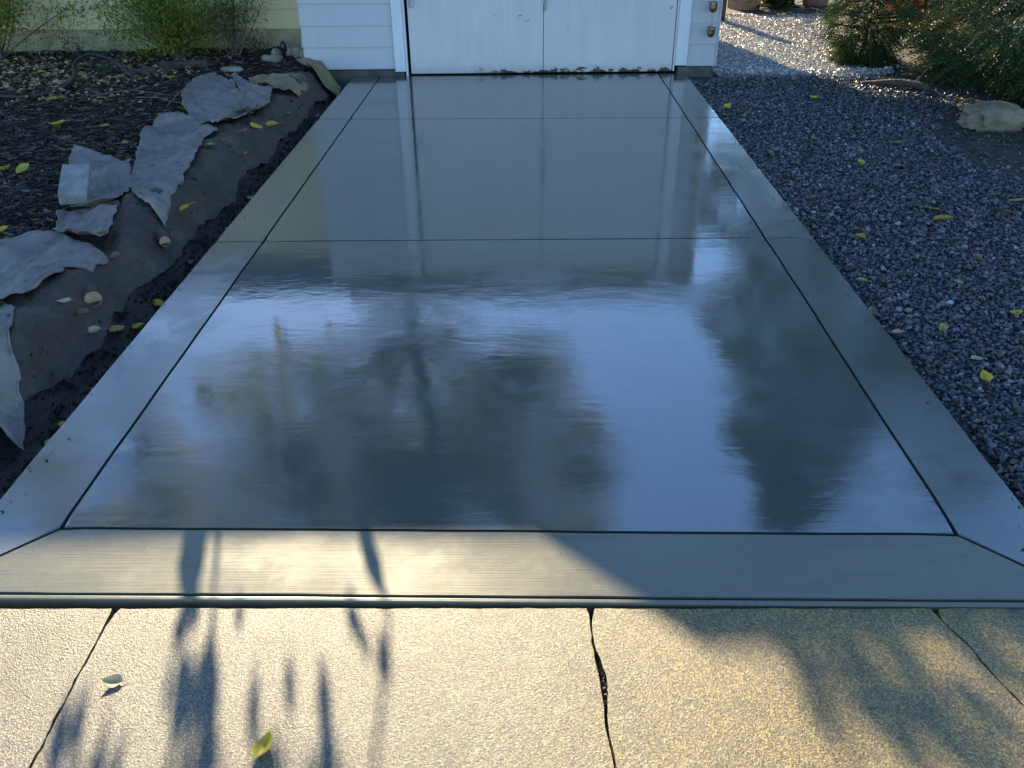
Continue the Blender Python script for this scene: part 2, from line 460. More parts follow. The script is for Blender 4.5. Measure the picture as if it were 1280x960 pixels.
def yb(x): return 8.085 + 0.05 * x - 0.012     # slab meets the garage
drive = empty('driveway'); tag(drive, kind='structure')
XO0, XI0, XI1, XO1 = -1.575, -1.330, 1.218, 1.468
def j0(x): return 1.816 - 0.0106 * x
def j1(x): return 4.025 + 0.020 * x
def j2(x): return 6.468 + 0.018 * x
def fr(x): return 1.563 - 0.010 * x
G = 0.0055
def inset(poly, d=G):
    """shrinks a convex polygon so that a joint opens between neighbours"""
    n = len(poly); out = []
    for i in range(n):
        p0, p1, p2 = Vector(poly[i-1]), Vector(poly[i]), Vector(poly[(i+1) % n])
        a = (p1 - p0).normalized(); b = (p2 - p1).normalized()
        na, nb = Vector((-a.y, a.x)), Vector((-b.y, b.x))
        k = na + nb; k *= d / max(0.2, k.dot(na))
        out.append((p1.x + k.x, p1.y + k.y))
    return out
def wavy(poly):
    out = []; n = len(poly)
    for i in range(n):
        a, b = Vector(poly[i]), Vector(poly[(i+1) % n]); d = b-a; k = max(1, int(d.length/0.07)); nn = Vector((-d.y, d.x)).normalized()
        if abs(nn.x) > abs(nn.y): nn = Vector((1, 0))
        else: nn = Vector((0, 1))
        for j in range(k):
            p = a + d*(j/k); w = 0.0 if j == 0 else 0.0035*float(fbm(p.x*5.0, p.y*5.0, 91, 2))*2
            out.append((p.x + nn.x*w, p.y + nn.y*w))
    return out
def quad(xa, xb, fa, fb): return [(xa, fa(xa)), (xb, fa(xb)), (xb, fb(xb)), (xa, fb(xa))]
ZB = -0.11
rows = [(j0, j1), (j1, j2), (j2, yb)]
for fa, fb in rows:
    prism('concrete_panel', wavy(inset(quad(XI0, XI1, fa, fb))), ZB, 0.0, M['field'], drive, 0.008)
for k, (fa, fb) in enumerate(rows):
    q = quad(XO0, XI0, fa, fb)
    if k == 0: q = [(XO0, fr(XO0)), (XI0, j0(XI0)), (XI0, j1(XI0)), (XO0, j1(XO0))]
    prism('border_panel', wavy(inset(q)), ZB, 0.0, M['border'], drive, 0.007)
    q = quad(XI1, XO1, fa, fb)
    if k == 0: q = [(XI1, j0(XI1)), (XO1, fr(XO1)), (XO1, j1(XO1)), (XI1, j1(XI1))]
    prism('border_panel', wavy(inset(q)), ZB, 0.0, M['border'], drive, 0.007)
prism('apron_panel', wavy(inset([(XO0, fr(XO0)), (XO1, fr(XO1)), (XI1, j0(XI1)), (XI0, j0(XI0))])), ZB, 0.0, M['apron'], drive, 0.006)
prism('edge_strip', [(-1.575, fr(-1.575)-0.017), (1.468, fr(1.468)-0.017), (1.468, fr(1.468)-0.0025), (-1.575, fr(-1.575)-0.0025)], ZB, -0.002, M['apron'], drive, 0.003)
prism('slab_base', [(-1.57, 1.57), (1.464, 1.56), (1.464, yb(1.46)-0.01), (-1.57, yb(-1.57)-0.01)], -0.14, -0.020, M['joint'], drive)

# old sidewalk: four slabs parted by crooked cracks
walk = empty('sidewalk'); tag(walk, kind='structure')
def crooked(p, q, n, amp, seed):
    out = []
    for i in range(n + 1):
        t = i / n
        w = amp * (vn(t*9.3, seed, seed) - 0.5 + 0.5*(vn(t*31.0, seed, seed+5) - 0.5)) * (1 if 0 < i < n else 0.3)
        out.append((p[0] + (q[0]-p[0])*t + float(w), p[1] + (q[1]-p[1])*t))
    return out
YS = 1.532
cracks = [([(-4.6, YS), (-4.6, -1.0)], 0.01, 0.006), ([(-2.27, YS), (-2.26, -1.0)], 0.012, 0.006), ([(-1.055, YS), (-1.043, 1.089), (-1.01, -1.0)], 0.007, 0.006), ([(0.158, YS), (0.163, 1.42), (0.186, 1.09), (0.20, -1.0)], 0.007, 0.006),
          ([(1.035, YS), (1.08, 1.41), (1.125, 1.227), (1.30, 0.9), (1.45, -1.0)], 0.022, 0.006), ([(2.6, YS), (2.6, -1.0)], 0.012, 0.006), ([(4.6, YS), (4.6, -1.0)], 0.01, 0.006)]
lines = []
for ci, (pts, amp, wid) in enumerate(cracks):
    L = []
    for a, b in zip(pts, pts[1:]):
        n = max(3, int(abs(a[1]-b[1]) / 0.022))
        seg = crooked(a, b, n, amp, ci*7+3)
        L += seg if not L else seg[1:]
    lines.append((L, wid))
def edge_front(xa, xb, seed):
    n = max(4, int((xb-xa) / 0.03)); out = []
    for i in range(1, n):
        x = xa + (xb-xa)*i/n
        chip = max(0.0, float(vn(x*7, 3.3, seed)) - 0.80) * 0.10
        out.append((x, YS - 0.004 * float(vn(x*25, 1.1, seed)) - chip))
    return out
for i in range(len(lines) - 1):
    (La, wa), (Lb, wb) = lines[i], lines[i+1]
    left = []
    for (x, y) in La:
        open_ = wa * 0.5 + 0.007*max(0.0, float(vn(y*38.0, i*3.7, 12)) - 0.55)
        if i == 3: open_ += 0.011 * max(0.0, 1 - abs(y - 1.315) / 0.12) * (0.6 + 0.8*float(vn(y*60.0, 2.2, 8)))   # spalled edge
        if y > 1.50: open_ += 0.012 * (y - 1.50) / 0.03
        left.append((x + open_, y))
    right = [(x - wb * 0.5, y) for (x, y) in Lb]
    poly = left + right[::-1] + edge_front(left[0][0], right[0][0], i*3+1)[::-1]
    prism('sidewalk_slab', poly, -0.10, -0.007, M['sidewalk'], walk, 0.0035, 2)
box('sidewalk_base', -4.58, 4.58, -0.98, 1.525, -0.15, -0.045, M['joint'], walk)
# crumbs of broken concrete lying in the spalled crack
mb = MB()
for i in range(190):
    y = 1.315 + random.gauss(0, 0.05); x = 0.172 + (1.42-y)*0.07 + random.uniform(-0.004, 0.012); s = random.uniform(0.0015, 0.004)
    if i >= 60:
        L_ = lines[random.choice((2, 3, 4))][0]; p_ = random.choice([q for q in L_ if q[1] > 0.95]); x = p_[0] + random.gauss(0.004, 0.006); y = p_[1] + random.uniform(-.01, .01); s = random.uniform(0.0012, 0.0038)
    V = [(x+s*random.uniform(0.5, 1)*a, y+s*random.uniform(0.5, 1)*b, -0.030+s*(1+random.uniform(0.5, 1)*c)+random.uniform(0, 0.014)) for a in (-1, 1) for b in (-1, 1) for c in (-1, 1)]
    mb.add(V, [(0,1,3,2),(4,6,7,5),(0,4,5,1),(2,3,7,6),(0,2,6,4),(1,5,7,3)])
o = mb.build('crack_crumbs', M['sidewalk'], walk); o["kind"] = "stuff"

# ------------------------------------------------------------------ planting bed terrain (left)
def bed_h(x, y):
    x = np.asarray(x, dtype=np.float64); y = np.asarray(y, dtype=np.float64)
    u = -1.575 - x
    w = 0.07 * fbm(y*1.3, y*0 + 2.0, 4)
    trench = -0.155 + 0.03*fbm(x*6, y*6, 9)
    tw = 0.11 + w + 0.05 * sstep(4.0, 2.2, y)
    rise = sstep(tw-0.02, tw + 0.17, u)
    top = 0.085 + 0.035*np.exp(-((u - tw - 0.30)/0.16)**2) + 0.10*fbm(x*1.7, y*1.7, 21) + 0.025*fbm(x*9, y*9, 33)
    top = top + 0.05*np.exp(-(((x+3.15)/0.5)**2 + ((y-7.0)/0.4)**2)) - 0.02*sstep(7.2, 8.6, y)
    h = trench*(1-rise) + top*rise + 0.045*fbm(x*9, y*9, 51)*rise + 0.05*fbm(x*3.1, y*3.1, 57)*rise*np.exp(-((u-0.4)/0.3)**2)
    return h
nx, ny = 230, 300
gx = np.concatenate([np.linspace(-9, -4.2, 40)[:-1], np.linspace(-4.2, -1.5765, nx-39)])
gy = np.concatenate([np.linspace(1.55, 2.0, 20)[:-1], np.linspace(2.0, 9.6, ny-19)])
X, Y = np.meshgrid(gx, gy)
Z = bed_h(X, Y)
V = np.stack([X, Y, Z], -1).reshape(-1, 3)
idx = np.arange(len(gx)*len(gy)).reshape(len(gy), len(gx))
F = np.stack([idx[:-1, :-1], idx[:-1, 1:], idx[1:, 1:], idx[1:, :-1]], -1).reshape(-1, 4)
bed = np_mesh('planting_bed', V, F, M['soil'], smooth=True); tag(bed, kind='structure')
bm = bmesh.new()

# ------------------------------------------------------------------ gravel bed terrain (right)
def grav_h(x, y):
    x = np.asarray(x, dtype=np.float64); y = np.asarray(y, dtype=np.float64)
    return -0.045 - 0.03*sstep(0.10, 0.0, x-1.468)*sstep(4.5, 2.5, y) + 0.03*fbm(x*1.2, y*1.2, 71) + 0.02*fbm(x*5, y*5, 75) + 0.05*sstep(3.2, 4.2, x)*sstep(4.5, 6.0, y)
gx = np.linspace(1.4695, 9, 130); gy = np.linspace(1.54, 8.12, 130)
def sheet(name, gx, gy, hf, mat):
    X, Y = np.meshgrid(gx, gy); V = np.stack([X, Y, hf(X, Y)], -1).reshape(-1, 3)
    idx = np.arange(len(gx)*len(gy)).reshape(len(gy), len(gx))
    F = np.stack([idx[:-1, :-1], idx[:-1, 1:], idx[1:, 1:], idx[1:, :-1]], -1).reshape(-1, 4)
    return np_mesh(name, V, F, mat, smooth=True)
gx = np.concatenate([np.linspace(1.4695, 5.5, 110), np.linspace(5.7, 12, 12)]); gy = np.concatenate([np.linspace(1.54, 14.5, 200), np.linspace(15, 26, 12)])
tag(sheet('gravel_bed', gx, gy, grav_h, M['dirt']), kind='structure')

def stone_protos(n, npts, seed, flat=0.6):
    r = np.random.default_rng(seed); out = []
    for i in range(n):
        bm = bmesh.new()
        p = r.normal(size=(npts, 3)); p /= np.linalg.norm(p, axis=1)[:, None]
        p *= r.uniform(0.75, 1.0, size=(npts, 1)); p *= np.array([1.0, r.uniform(0.6, 0.9), r.uniform(flat*0.6, flat)])
        vv = [bm.verts.new(q) for q in p]
        res = bmesh.ops.convex_hull(bm, input=vv)
        dead = [e for e in res['geom_interior'] if isinstance(e, bmesh.types.BMVert)]
        bmesh.ops.delete(bm, geom=dead, context='VERTS')
        bmesh.ops.triangulate(bm, faces=bm.faces[:])
        bm.verts.index_update(); bm.verts.ensure_lookup_table()
        out.append((np.array([v.co[:] for v in bm.verts]), np.array([[v.index for v in f.verts] for f in bm.faces])))
        bm.free()
    return out

def scatter(protos, P, S, rotz, tilt, tint, r):
    """copies prototype pieces to points P (one numpy mesh)"""
    pick = r.integers(0, len(protos), len(P)); Vs, Fs, Cs = [], [], []; off = 0
    for k, (pv, pf) in enumerate(protos):
        ii = np.where(pick == k)[0]
        if not len(ii): continue
        cz, sz = np.cos(rotz[ii]), np.sin(rotz[ii]); ct, st = np.cos(tilt[ii]), np.sin(tilt[ii])
        v = pv[None] * S[ii][:, None, None] if S.ndim == 1 else pv[None] * S[ii][:, None, :]
        x, y, z = v[..., 0], v[..., 1], v[..., 2]
        y2 = y*ct[:, None] - z*st[:, None]; z2 = y*st[:, None] + z*ct[:, None]
        x3 = x*cz[:, None] - y2*sz[:, None]; y3 = x*sz[:, None] + y2*cz[:, None]
        W = np.stack([x3, y3, z2], -1) + P[ii][:, None, :]
        n = pv.shape[0]
        Vs.append(W.reshape(-1, 3)); Cs.append(np.repeat(tint[ii], n, axis=0))
        Fs.append((pf[None] + (np.arange(len(ii))*n)[:, None, None]).reshape(-1, 3) + off); off += len(ii)*n
    return np.concatenate(Vs), np.concatenate(Fs), np.concatenate(Cs)

def in_view(x, y, m=0.5): return np.abs(x) < 0.64*y + m + 0.35
def gravel_points(n, xr, yr):
    x = rng.uniform(*xr, n); y = rng.uniform(*yr, n); return x, y
PX, PY, SS, TT = [], [], [], []
for (n, xr, yr, s0, s1) in ((36000, (1.475, 4.0), (1.56, 4.0), 0.007, 0.0155), (32000, (1.475, 4.6), (4.0, 6.3), 0.008, 0.0165), (24000, (1.475, 5.0), (6.3, 8.5), 0.010, 0.018), (46000, (1.75, 5.2), (8.4, 12.4), 0.007, 0.012)):
    x, y = gravel_points(n, xr, yr)
    edge = 3.15 + 0.5*fbm(x*1.1, y*1.1, 81)*2 + 0.12*(y-6.0)
    keep = in_view(x, y) & ((x < edge) | (rng.random(n) < 0.10*np.exp(-(x-edge)))) & ~((y > 8.02) & (x < 1.78)) & (y + 0.25*x < 12.9)
    x, y = x[keep], y[keep]; m = len(x)
    s = rng.uniform(s0, s1, m) * rng.choice([0.75, 0.9, 1.05, 1.4], m)
    v = rng.lognormal(-2.6, 0.55, m)[:, None]
    hue = np.where(rng.random((m, 1)) < 0.85, np.array([[1.0, 0.97, 1.05]]), np.array([[1.3, 1.0, 0.8]]))
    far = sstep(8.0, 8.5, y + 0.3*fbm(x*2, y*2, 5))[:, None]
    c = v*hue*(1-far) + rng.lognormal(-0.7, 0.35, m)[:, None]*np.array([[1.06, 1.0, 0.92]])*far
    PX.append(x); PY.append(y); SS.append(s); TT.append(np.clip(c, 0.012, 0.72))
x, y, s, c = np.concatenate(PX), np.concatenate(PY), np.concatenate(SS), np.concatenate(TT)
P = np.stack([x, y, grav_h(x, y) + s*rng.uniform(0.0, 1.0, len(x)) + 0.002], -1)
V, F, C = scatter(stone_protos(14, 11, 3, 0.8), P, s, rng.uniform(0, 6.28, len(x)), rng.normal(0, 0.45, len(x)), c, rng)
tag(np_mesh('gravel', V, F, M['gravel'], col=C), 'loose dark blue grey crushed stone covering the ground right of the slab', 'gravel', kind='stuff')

n = 260
side = rng.random(n) < 0.55
x = np.where(side, 1.466-np.abs(rng.normal(0, 0.05, n)), -1.573+np.abs(rng.normal(0, 0.05, n))); y = rng.uniform(1.7, 8.0, n)
s = rng.uniform(0.0015, 0.004, n)*rng.choice([1, 1, 1, 2.0], n)
c = np.clip(rng.lognormal(-3.2, 0.5, n)[:, None]*np.where(side[:, None], np.array([[1, 1, 1.05]]), np.array([[1.2, 1, .8]])), 0.01, 0.2)
V, F, C = scatter(stone_protos(6, 9, 23, 0.8), np.stack([x, y, s*0.4], -1), s, rng.uniform(0, 6.28, n), rng.normal(0, .4, n), c, rng)
tag(np_mesh('stone_crumbs', V, F, M['gravel'], col=C), 'stray grit and soil crumbs on the slab borders', 'grit', kind='stuff')

# ------------------------------------------------------------------ bark mulch, soil clods, leaf litter (left)
def chip_protos(n, seed):
    r = np.random.default_rng(seed); out = []
    for i in range(n):
        a, b, h = 1.0, r.uniform(0.16, 0.32), r.uniform(0.08, 0.16); k = r.uniform(0.4, 1.0, 8)
        q = np.array([(sx*a*(0.75+0.25*k[j]), sy*b*k[j], sz*h) for j, (sx, sy, sz) in enumerate([(-1,-1,-1),(1,-1,-1),(1,1,-1),(-1,1,-1),(-1,-1,1),(1,-1,1),(1,1,1),(-1,1,1)])])
        f = np.array([(0,2,1),(0,3,2),(4,5,6),(4,6,7),(0,1,5),(0,5,4),(1,2,6),(1,6,5),(2,3,7),(2,7,6),(3,0,4),(3,4,7)])
        out.append((q, f))
    return out
n = 64000
x = rng.uniform(-6.0, -1.78, n); y = rng.uniform(2.2, 8.9, n)
u = -1.575 - x
keep = in_view(x, y) & (u > 0.45 + 0.25*fbm(x*2, y*2, 61)*2) & (rng.random(n) < np.clip(1.1 - 0.09*(y-5), 0.4, 1))
x, y = x[keep], y[keep]; n = len(x)
s = rng.uniform(0.010, 0.034, n)
v = rng.lognormal(-3.35, 0.9, n)[:, None]; c = np.clip(v*np.array([[1.15, 0.78, 0.58]]), 0.005, 0.16)
red = rng.random((n, 1)) < 0.08; c = np.where(red, c*np.array([[2.2, 1.5, 1.0]]), c)
P = np.stack([x, y, bed_h(x, y) + rng.uniform(0.0, 0.016, n)], -1)
V, F, C = scatter(chip_protos(10, 4), P, s, rng.uniform(0, 6.28, n), rng.normal(0, 0.5, n), c, rng)
tag(np_mesh('bark_mulch', V, F, M['mulch'], col=C), 'dark shredded bark mulch covering the planting bed', 'mulch', kind='stuff')

n = 9500
x = -1.59 - np.abs(np.where(rng.random(n) < 0.75, rng.normal(0.0, 0.10, n), rng.uniform(0, 0.6, n))); y = rng.uniform(1.6, 8.0, n)
s = rng.uniform(0.003, 0.012, n)*rng.choice([1, 1, 1, 1.8], n)
c = np.clip(rng.lognormal(-3.5, 0.5, n)[:, None]*np.array([[1.1, 0.95, 0.82]]), 0.008, 0.2)
P = np.stack([x, y, bed_h(x, y) + s*0.3 + np.where(x < -1.74, 0.014, 0.0)], -1)
V, F, C = scatter(stone_protos(8, 9, 13, 0.85), P, s, rng.uniform(0, 6.28, n), rng.normal(0, 0.6, n), c, rng)
tag(np_mesh('soil_clods', V, F, M['mulch'], col=C), 'crumbled dark soil lying in the trench beside the slab', 'soil', kind='stuff')

def leaf_arrays(P, D, N, L, W, tint, fold=0.25):
    """rhombic leaves folded along the midrib; P base, D direction, N normal"""
    D = D/np.linalg.norm(D, axis=1)[:, None]
    S = np.cross(D, N); S /= (np.linalg.norm(S, axis=1)[:, None]+1e-9); N = np.cross(S, D)
    m = P + D*(L*0.45)[:, None]
    a = m + S*(W*0.5)[:, None] + N*(W*fold)[:, None]; b = m - S*(W*0.5)[:, None] + N*(W*fold)[:, None]
    t = P + D*L[:, None] - N*(L*0.08)[:, None]
    V = np.stack([P, a, t, b], 1).reshape(-1, 3)
    k = np.arange(len(P))[:, None]*4
    F = np.concatenate([k+np.array([[0, 2, 1]]), k+np.array([[0, 3, 2]])], 0)
    return V, F, np.repeat(tint, 4, axis=0)

def rand_dirs(n, r=rng):
    d = r.normal(size=(n, 3)); return d/np.linalg.norm(d, axis=1)[:, None]

# leaf litter under the shrubs
n = 1700
x = rng.normal(-4.1, 0.75, n); y = rng.normal(7.45, 0.62, n)
keep = (y < 8.85) & (x < -2.55) & (y > 6.2); x, y = x[keep], y[keep]; n = len(x)
D = rand_dirs(n); D[:, 2] *= 0.25; N = rand_dirs(n)*0.35 + np.array([0, 0, 1])
L = rng.uniform(0.035, 0.075, n); W = L*rng.uniform(0.5, 0.75, n)
pal = np.array([(0.42, 0.30, 0.16), (0.28, 0.18, 0.09), (0.52, 0.40, 0.20), (0.14, 0.085, 0.05), (0.5, 0.38, 0.07)])
c = pal[rng.choice(5, n, p=[.33, .25, .2, .17, .05])]*rng.uniform(0.7, 1.2, (n, 1))
V, F, C = leaf_arrays(np.stack([x, y, bed_h(x, y)+rng.uniform(0.008, 0.03, n)], -1), D, N, L, W, c, 0.3)
tag(np_mesh('leaf_litter', V, F, M['litter'], col=C), 'drift of dry tan and brown leaves under the shrubs by the cream house', 'leaf litter', kind='stuff')

# ------------------------------------------------------------------ garage
GRZ = math.atan(0.05)
garage = empty('garage', (0, 8.085, 0), GRZ)
tag(garage, 'pale grey lap sided garage with double white door at the end of the slab', 'garage')
EXPO = 0.18
def lap_board(name, length, mat, parent, along='x', out=1):
    """clapboard: thick lower lip, thin upper edge (faces -y)"""
    h = EXPO + 0.006
    prof = [(0.0, 0.0), (-0.017, 0.0), (-0.0175, 0.006), (-0.004, h), (0.0, h)]
    V, F = [], []
    for xx in (0, length):
        V += [(xx, py, pz) for py, pz in prof]
    n = len(prof)
    F = [tuple(range(n))[::-1], tuple(range(n, 2*n))] + [(i, (i+1) % n, n+(i+1) % n, n+i) for i in range(n)]
    me = bpy.data.meshes.new(name); me.from_pydata(V, [], [f[::-1] for f in F]); me.update(); me.materials.append(mat)
    return me
def boards(me, parent, x, y, z0, count, rz=0, name='siding_board', hi=None):
    for i in range(count):
        o = link(bpy.data.objects.new(name, me), parent)
        o.location = (x, y, z0 + i*EXPO); o.rotation_euler = (0, 0, rz)
HG, EAVE, RIDGE, DEP = 2.10, 2.20, 3.40, 4.4
ZL, ZR = 0.068-0.105, 0.105-0.115
meL = lap_board('siding_board', 0.805, M['siding'], garage); meR = lap_board('siding_board', 0.255, M['siding'], garage)
boards(meL, garage, -1.995, 0, ZL+EXPO-0.075, 11); boards(meR, garage, 1.475, 0, ZL+EXPO-0.075, 11)
meL2 = lap_board('siding_board', 0.805, M['siding'], garage)
# first, narrower courses at the bottom
box('siding_board', -1.995, -1.19, -0.0155, 0.0, 0.060, 0.0685, M['siding'], garage)
box('siding_board', 1.475, 1.73, -0.0155, 0.0, 0.060, 0.0685, M['siding'], garage)
meT = lap_board('siding_board', 2.58, M['siding'], garage)
boards(meT, garage, -1.10, 0.0, 2.0, 1)
meS = lap_board('siding_board', DEP, M['siding'], garage)
boards(meS, garage, 1.73, 0.0, ZL+EXPO-0.075, 11, R(90)); boards(meS, garage, -1.995, DEP, ZL+EXPO-0.075, 11, R(-90))
box('wall_core', -1.99, -1.12, 0.001, 0.10, 0.05, HG+0.1, M['void'], garage)
box('wall_core', 1.40, 1.725, 0.001, 0.10, 0.05, HG+0.1, M['void'], garage)
box('wall_core', -1.99, 1.725, DEP-0.1, DEP-0.001, 0.0, HG+0.1, M['siding'], garage)
box('wall_core', -1.985, -1.9, 0.105, DEP-0.105, 0.0, HG+0.1, M['void'], garage)
box('wall_core', 1.63, 1.722, 0.105, DEP-0.105, 0.0, HG+0.1, M['void'], garage)
box('foundation', -2.0, -1.115, -0.006, 0.095, -0.2, 0.049, M['wetfound'], garage, 0.006)
box('foundation', 1.395, 1.715, -0.012, 0.095, -0.2, 0.054, M['wetfound'], garage, 0.006)
box('interior', -1.1, 1.39, 0.16, 0.17, -0.05, 2.05, M['void'], garage)
box('threshold', -1.1, 1.39, 0.001, 0.155, -0.2, -0.012, M['joint'], garage)
# trim boards
box('trim_board', -1.192, -1.098, -0.040, -0.0185, 0.040, 2.0, M['trim'], garage, 0.003)
box('trim_board', 1.365, 1.472, -0.040, -0.0185, 0.070, 2.0, M['trim'], garage, 0.003)
box('trim_board', -1.192, 1.472, -0.040, -0.0185, 2.002, 2.11, M['trim'], garage, 0.003)
box('door_stop', -1.097, -1.078, -0.018, 0.06, 0.0, 2.0, M['trim'], garage)
box('door_stop', 1.352, 1.364, -0.018, 0.06, 0.02, 2.0, M['trim'], garage)
box('corner_post', 1.733, 1.752, -0.012, 0.02, 0.062, HG, M['siding'], garage)
def door_leaf(x0, x1):
    d = box('door_leaf', x0, x1, 0.004, 0.045, 0.012, 1.99, M['door'], garage, 0.003); return d
dl = door_leaf(-1.052, 0.1515); dr = door_leaf(0.1565, 1.346)
# hinge, cane bolt and scuffs
mb = MB(); mb.box(-1.022, -0.992, -0.012, 0.003, 0.575, 0.70); mb.tube([(-1.027, -0.010, 0.57), (-1.027, -0.010, 0.70)], 0.007, 8); mb.build('hinge', M['metal'], dl)
mb = MB(); mb.tube([(0.165, -0.018, 0.54), (0.165, -0.018, 1.05)], 0.008, 10); mb.box(0.148, 0.182, -0.013, 0.003, 0.60, 0.64); mb.box(0.148, 0.182, -0.013, 0.003, 0.92, 0.96); mb.build('cane_bolt', M['metal'], dr)
def scuff(cx, cz, r, a0, a1, parent, w=0.0022):
    pts = [(cx + r*math.cos(R(a)), 0.0025, cz + 0.8*r*math.sin(R(a))) for a in np.linspace(a0, a1, 9)]
    MB().tube(pts, [w*0.5, w, w, w*0.7, w, w*0.6, w, w, w*0.4], 5).build('scuff_mark', M['scuff'], parent)
scuff(-0.055, 0.485, 0.022, 40, 250, dl); scuff(0.005, 0.462, 0.018, 150, 400, dl); scuff(-0.285, 0.49, 0.020, 10, 130, dl, 0.0014)
scuff(0.36, 0.37, 0.018, -10, 110, dr, 0.0014); scuff(1.30, 0.555, 0.012, 0, 300, dr, 0.003)
# roof
def gable_roof(parent, x0, x1, y0, y1, ze, zr, over, mat, name='roof'):
    ym = (y0+y1)/2; t = 0.10
    k = (zr-ze)/(ym-(y0-over))
    mb = MB()
    for (ya, yb_) in ((y0-over, ym), (y1+over, ym)):
        za, zb = ze, zr
        V = [(x0, ya, za-t), (x1, ya, za-t), (x1, yb_, zb-t), (x0, yb_, zb-t), (x0, ya, za), (x1, ya, za), (x1, yb_, zb), (x0, yb_, zb)]
        mb.add(V, [(0,3,2,1),(4,5,6,7),(0,1,5,4),(1,2,6,5),(2,3,7,6),(3,0,4,7)])
    return mb.build(name, mat, parent)
gr = gable_roof(garage, -1.81, 2.15, 0, DEP, EAVE, RIDGE, 0.22, M['shingle'])
box('fascia', -1.805, 2.14, -0.24, -0.222, EAVE-0.15, EAVE-0.02, M['trim'], garage)
for xx, nm in ((-1.80, 'gable'), (1.71, 'gable')):
    mb = MB(); z0 = HG+0.05
    mb.add([(xx, 0.02, z0), (xx, DEP-0.02, z0), (xx, DEP/2, RIDGE-0.12), (xx+0.018, 0.02, z0), (xx+0.018, DEP-0.02, z0), (xx+0.018, DEP/2, RIDGE-0.12)], [(0,2,1),(3,4,5),(0,1,4,3),(1,2,5,4),(2,0,3,5)])
    mb.build('gable', M['siding'], garage)

# copper rain chain hanging from the eave at the right corner
chain = empty('rain_chain', (1.645, 8.085+0.05*1.645-0.13, 0)); tag(chain, 'copper rain chain of small cups hanging at the garage corner', 'rain chain')
def cup_mesh():
    prof = [(0.004, 0.0), (0.022, 0.004), (0.034, 0.02), (0.038, 0.045), (0.036, 0.07), (0.041, 0.085), (0.038, 0.085), (0.033, 0.07), (0.034, 0.045), (0.030, 0.022), (0.018, 0.008)]
    n = 14; V = [(r*math.cos(2*math.pi*k/n), r*math.sin(2*math.pi*k/n), z) for r, z in prof for k in range(n)]
    F = [(i*n+k, i*n+(k+1) % n, (i+1)*n+(k+1) % n, (i+1)*n+k) for i in range(len(prof)-1) for k in range(n)]
    me = bpy.data.meshes.new('cup'); me.from_pydata(V, [], F); me.materials.append(M['copper'])
    for p in me.polygons: p.use_smooth = True
    return me
cm = cup_mesh()
for i in range(8):
    o = link(bpy.data.objects.new('cup', cm), chain); o.location = (0.0, 0, 0.325 + i*0.205); o.rotation_euler = (0.05*(-1)**i, 0.04, i)
    mb = MB()
    for q in range(3):
        z0 = 0.325 + i*0.205 + 0.09 + q*0.038
        a = q % 2
        ring = [((0.007*math.cos(t) if not a else 0), (0.007*math.cos(t) if a else 0), z0+0.019+0.021*math.sin(t)) for t in np.linspace(0, 2*math.pi, 9)]
        mb.tube(ring, 0.0016, 5)
    mb.build('chain_link', M['copper'], chain)

# ------------------------------------------------------------------ cream house on the left
house = empty('house', (0, 9.0, 0), GRZ*0.4)
tag(house, 'cream lap sided house wall on concrete foundation behind the planting bed', 'house')
meH = lap_board('siding_board', 6.9, M['cream'], house)
for i in range(11):
    o = link(bpy.data.objects.new('siding_board', meH), house); o.location = (-9.0, 0, 0.262 + i*EXPO)
box('foundation', -9.0, -2.06, -0.003, 0.2, -0.3, 0.262, M['foundation'], house)
box('wall_core', -8.98, -2.1, 0.005, 4.0, 0.262, 2.25, M['void'], house)
gable_roof(house, -9.4, -2.19, 0, 3.2, 2.25, 3.395, 0.08, M['shingle'])
# foundation vent
vent = empty('foundation_vent', (-4.62, 8.985, 0.33)); tag(vent, 'small dark vent set low in the cream siding beside the shrub', 'vent')
box('frame', -0.085, 0.085, -0.03, -0.004, -0.045, 0.055, simple('grey_vent_frame', (0.12, 0.12, 0.10), 0.7), vent, 0.004)
for i in range(5):
    o = box('louvre', -0.07, 0.07, -0.036, -0.031, -0.036+i*0.018, -0.026+i*0.018, M['scuff'], vent)

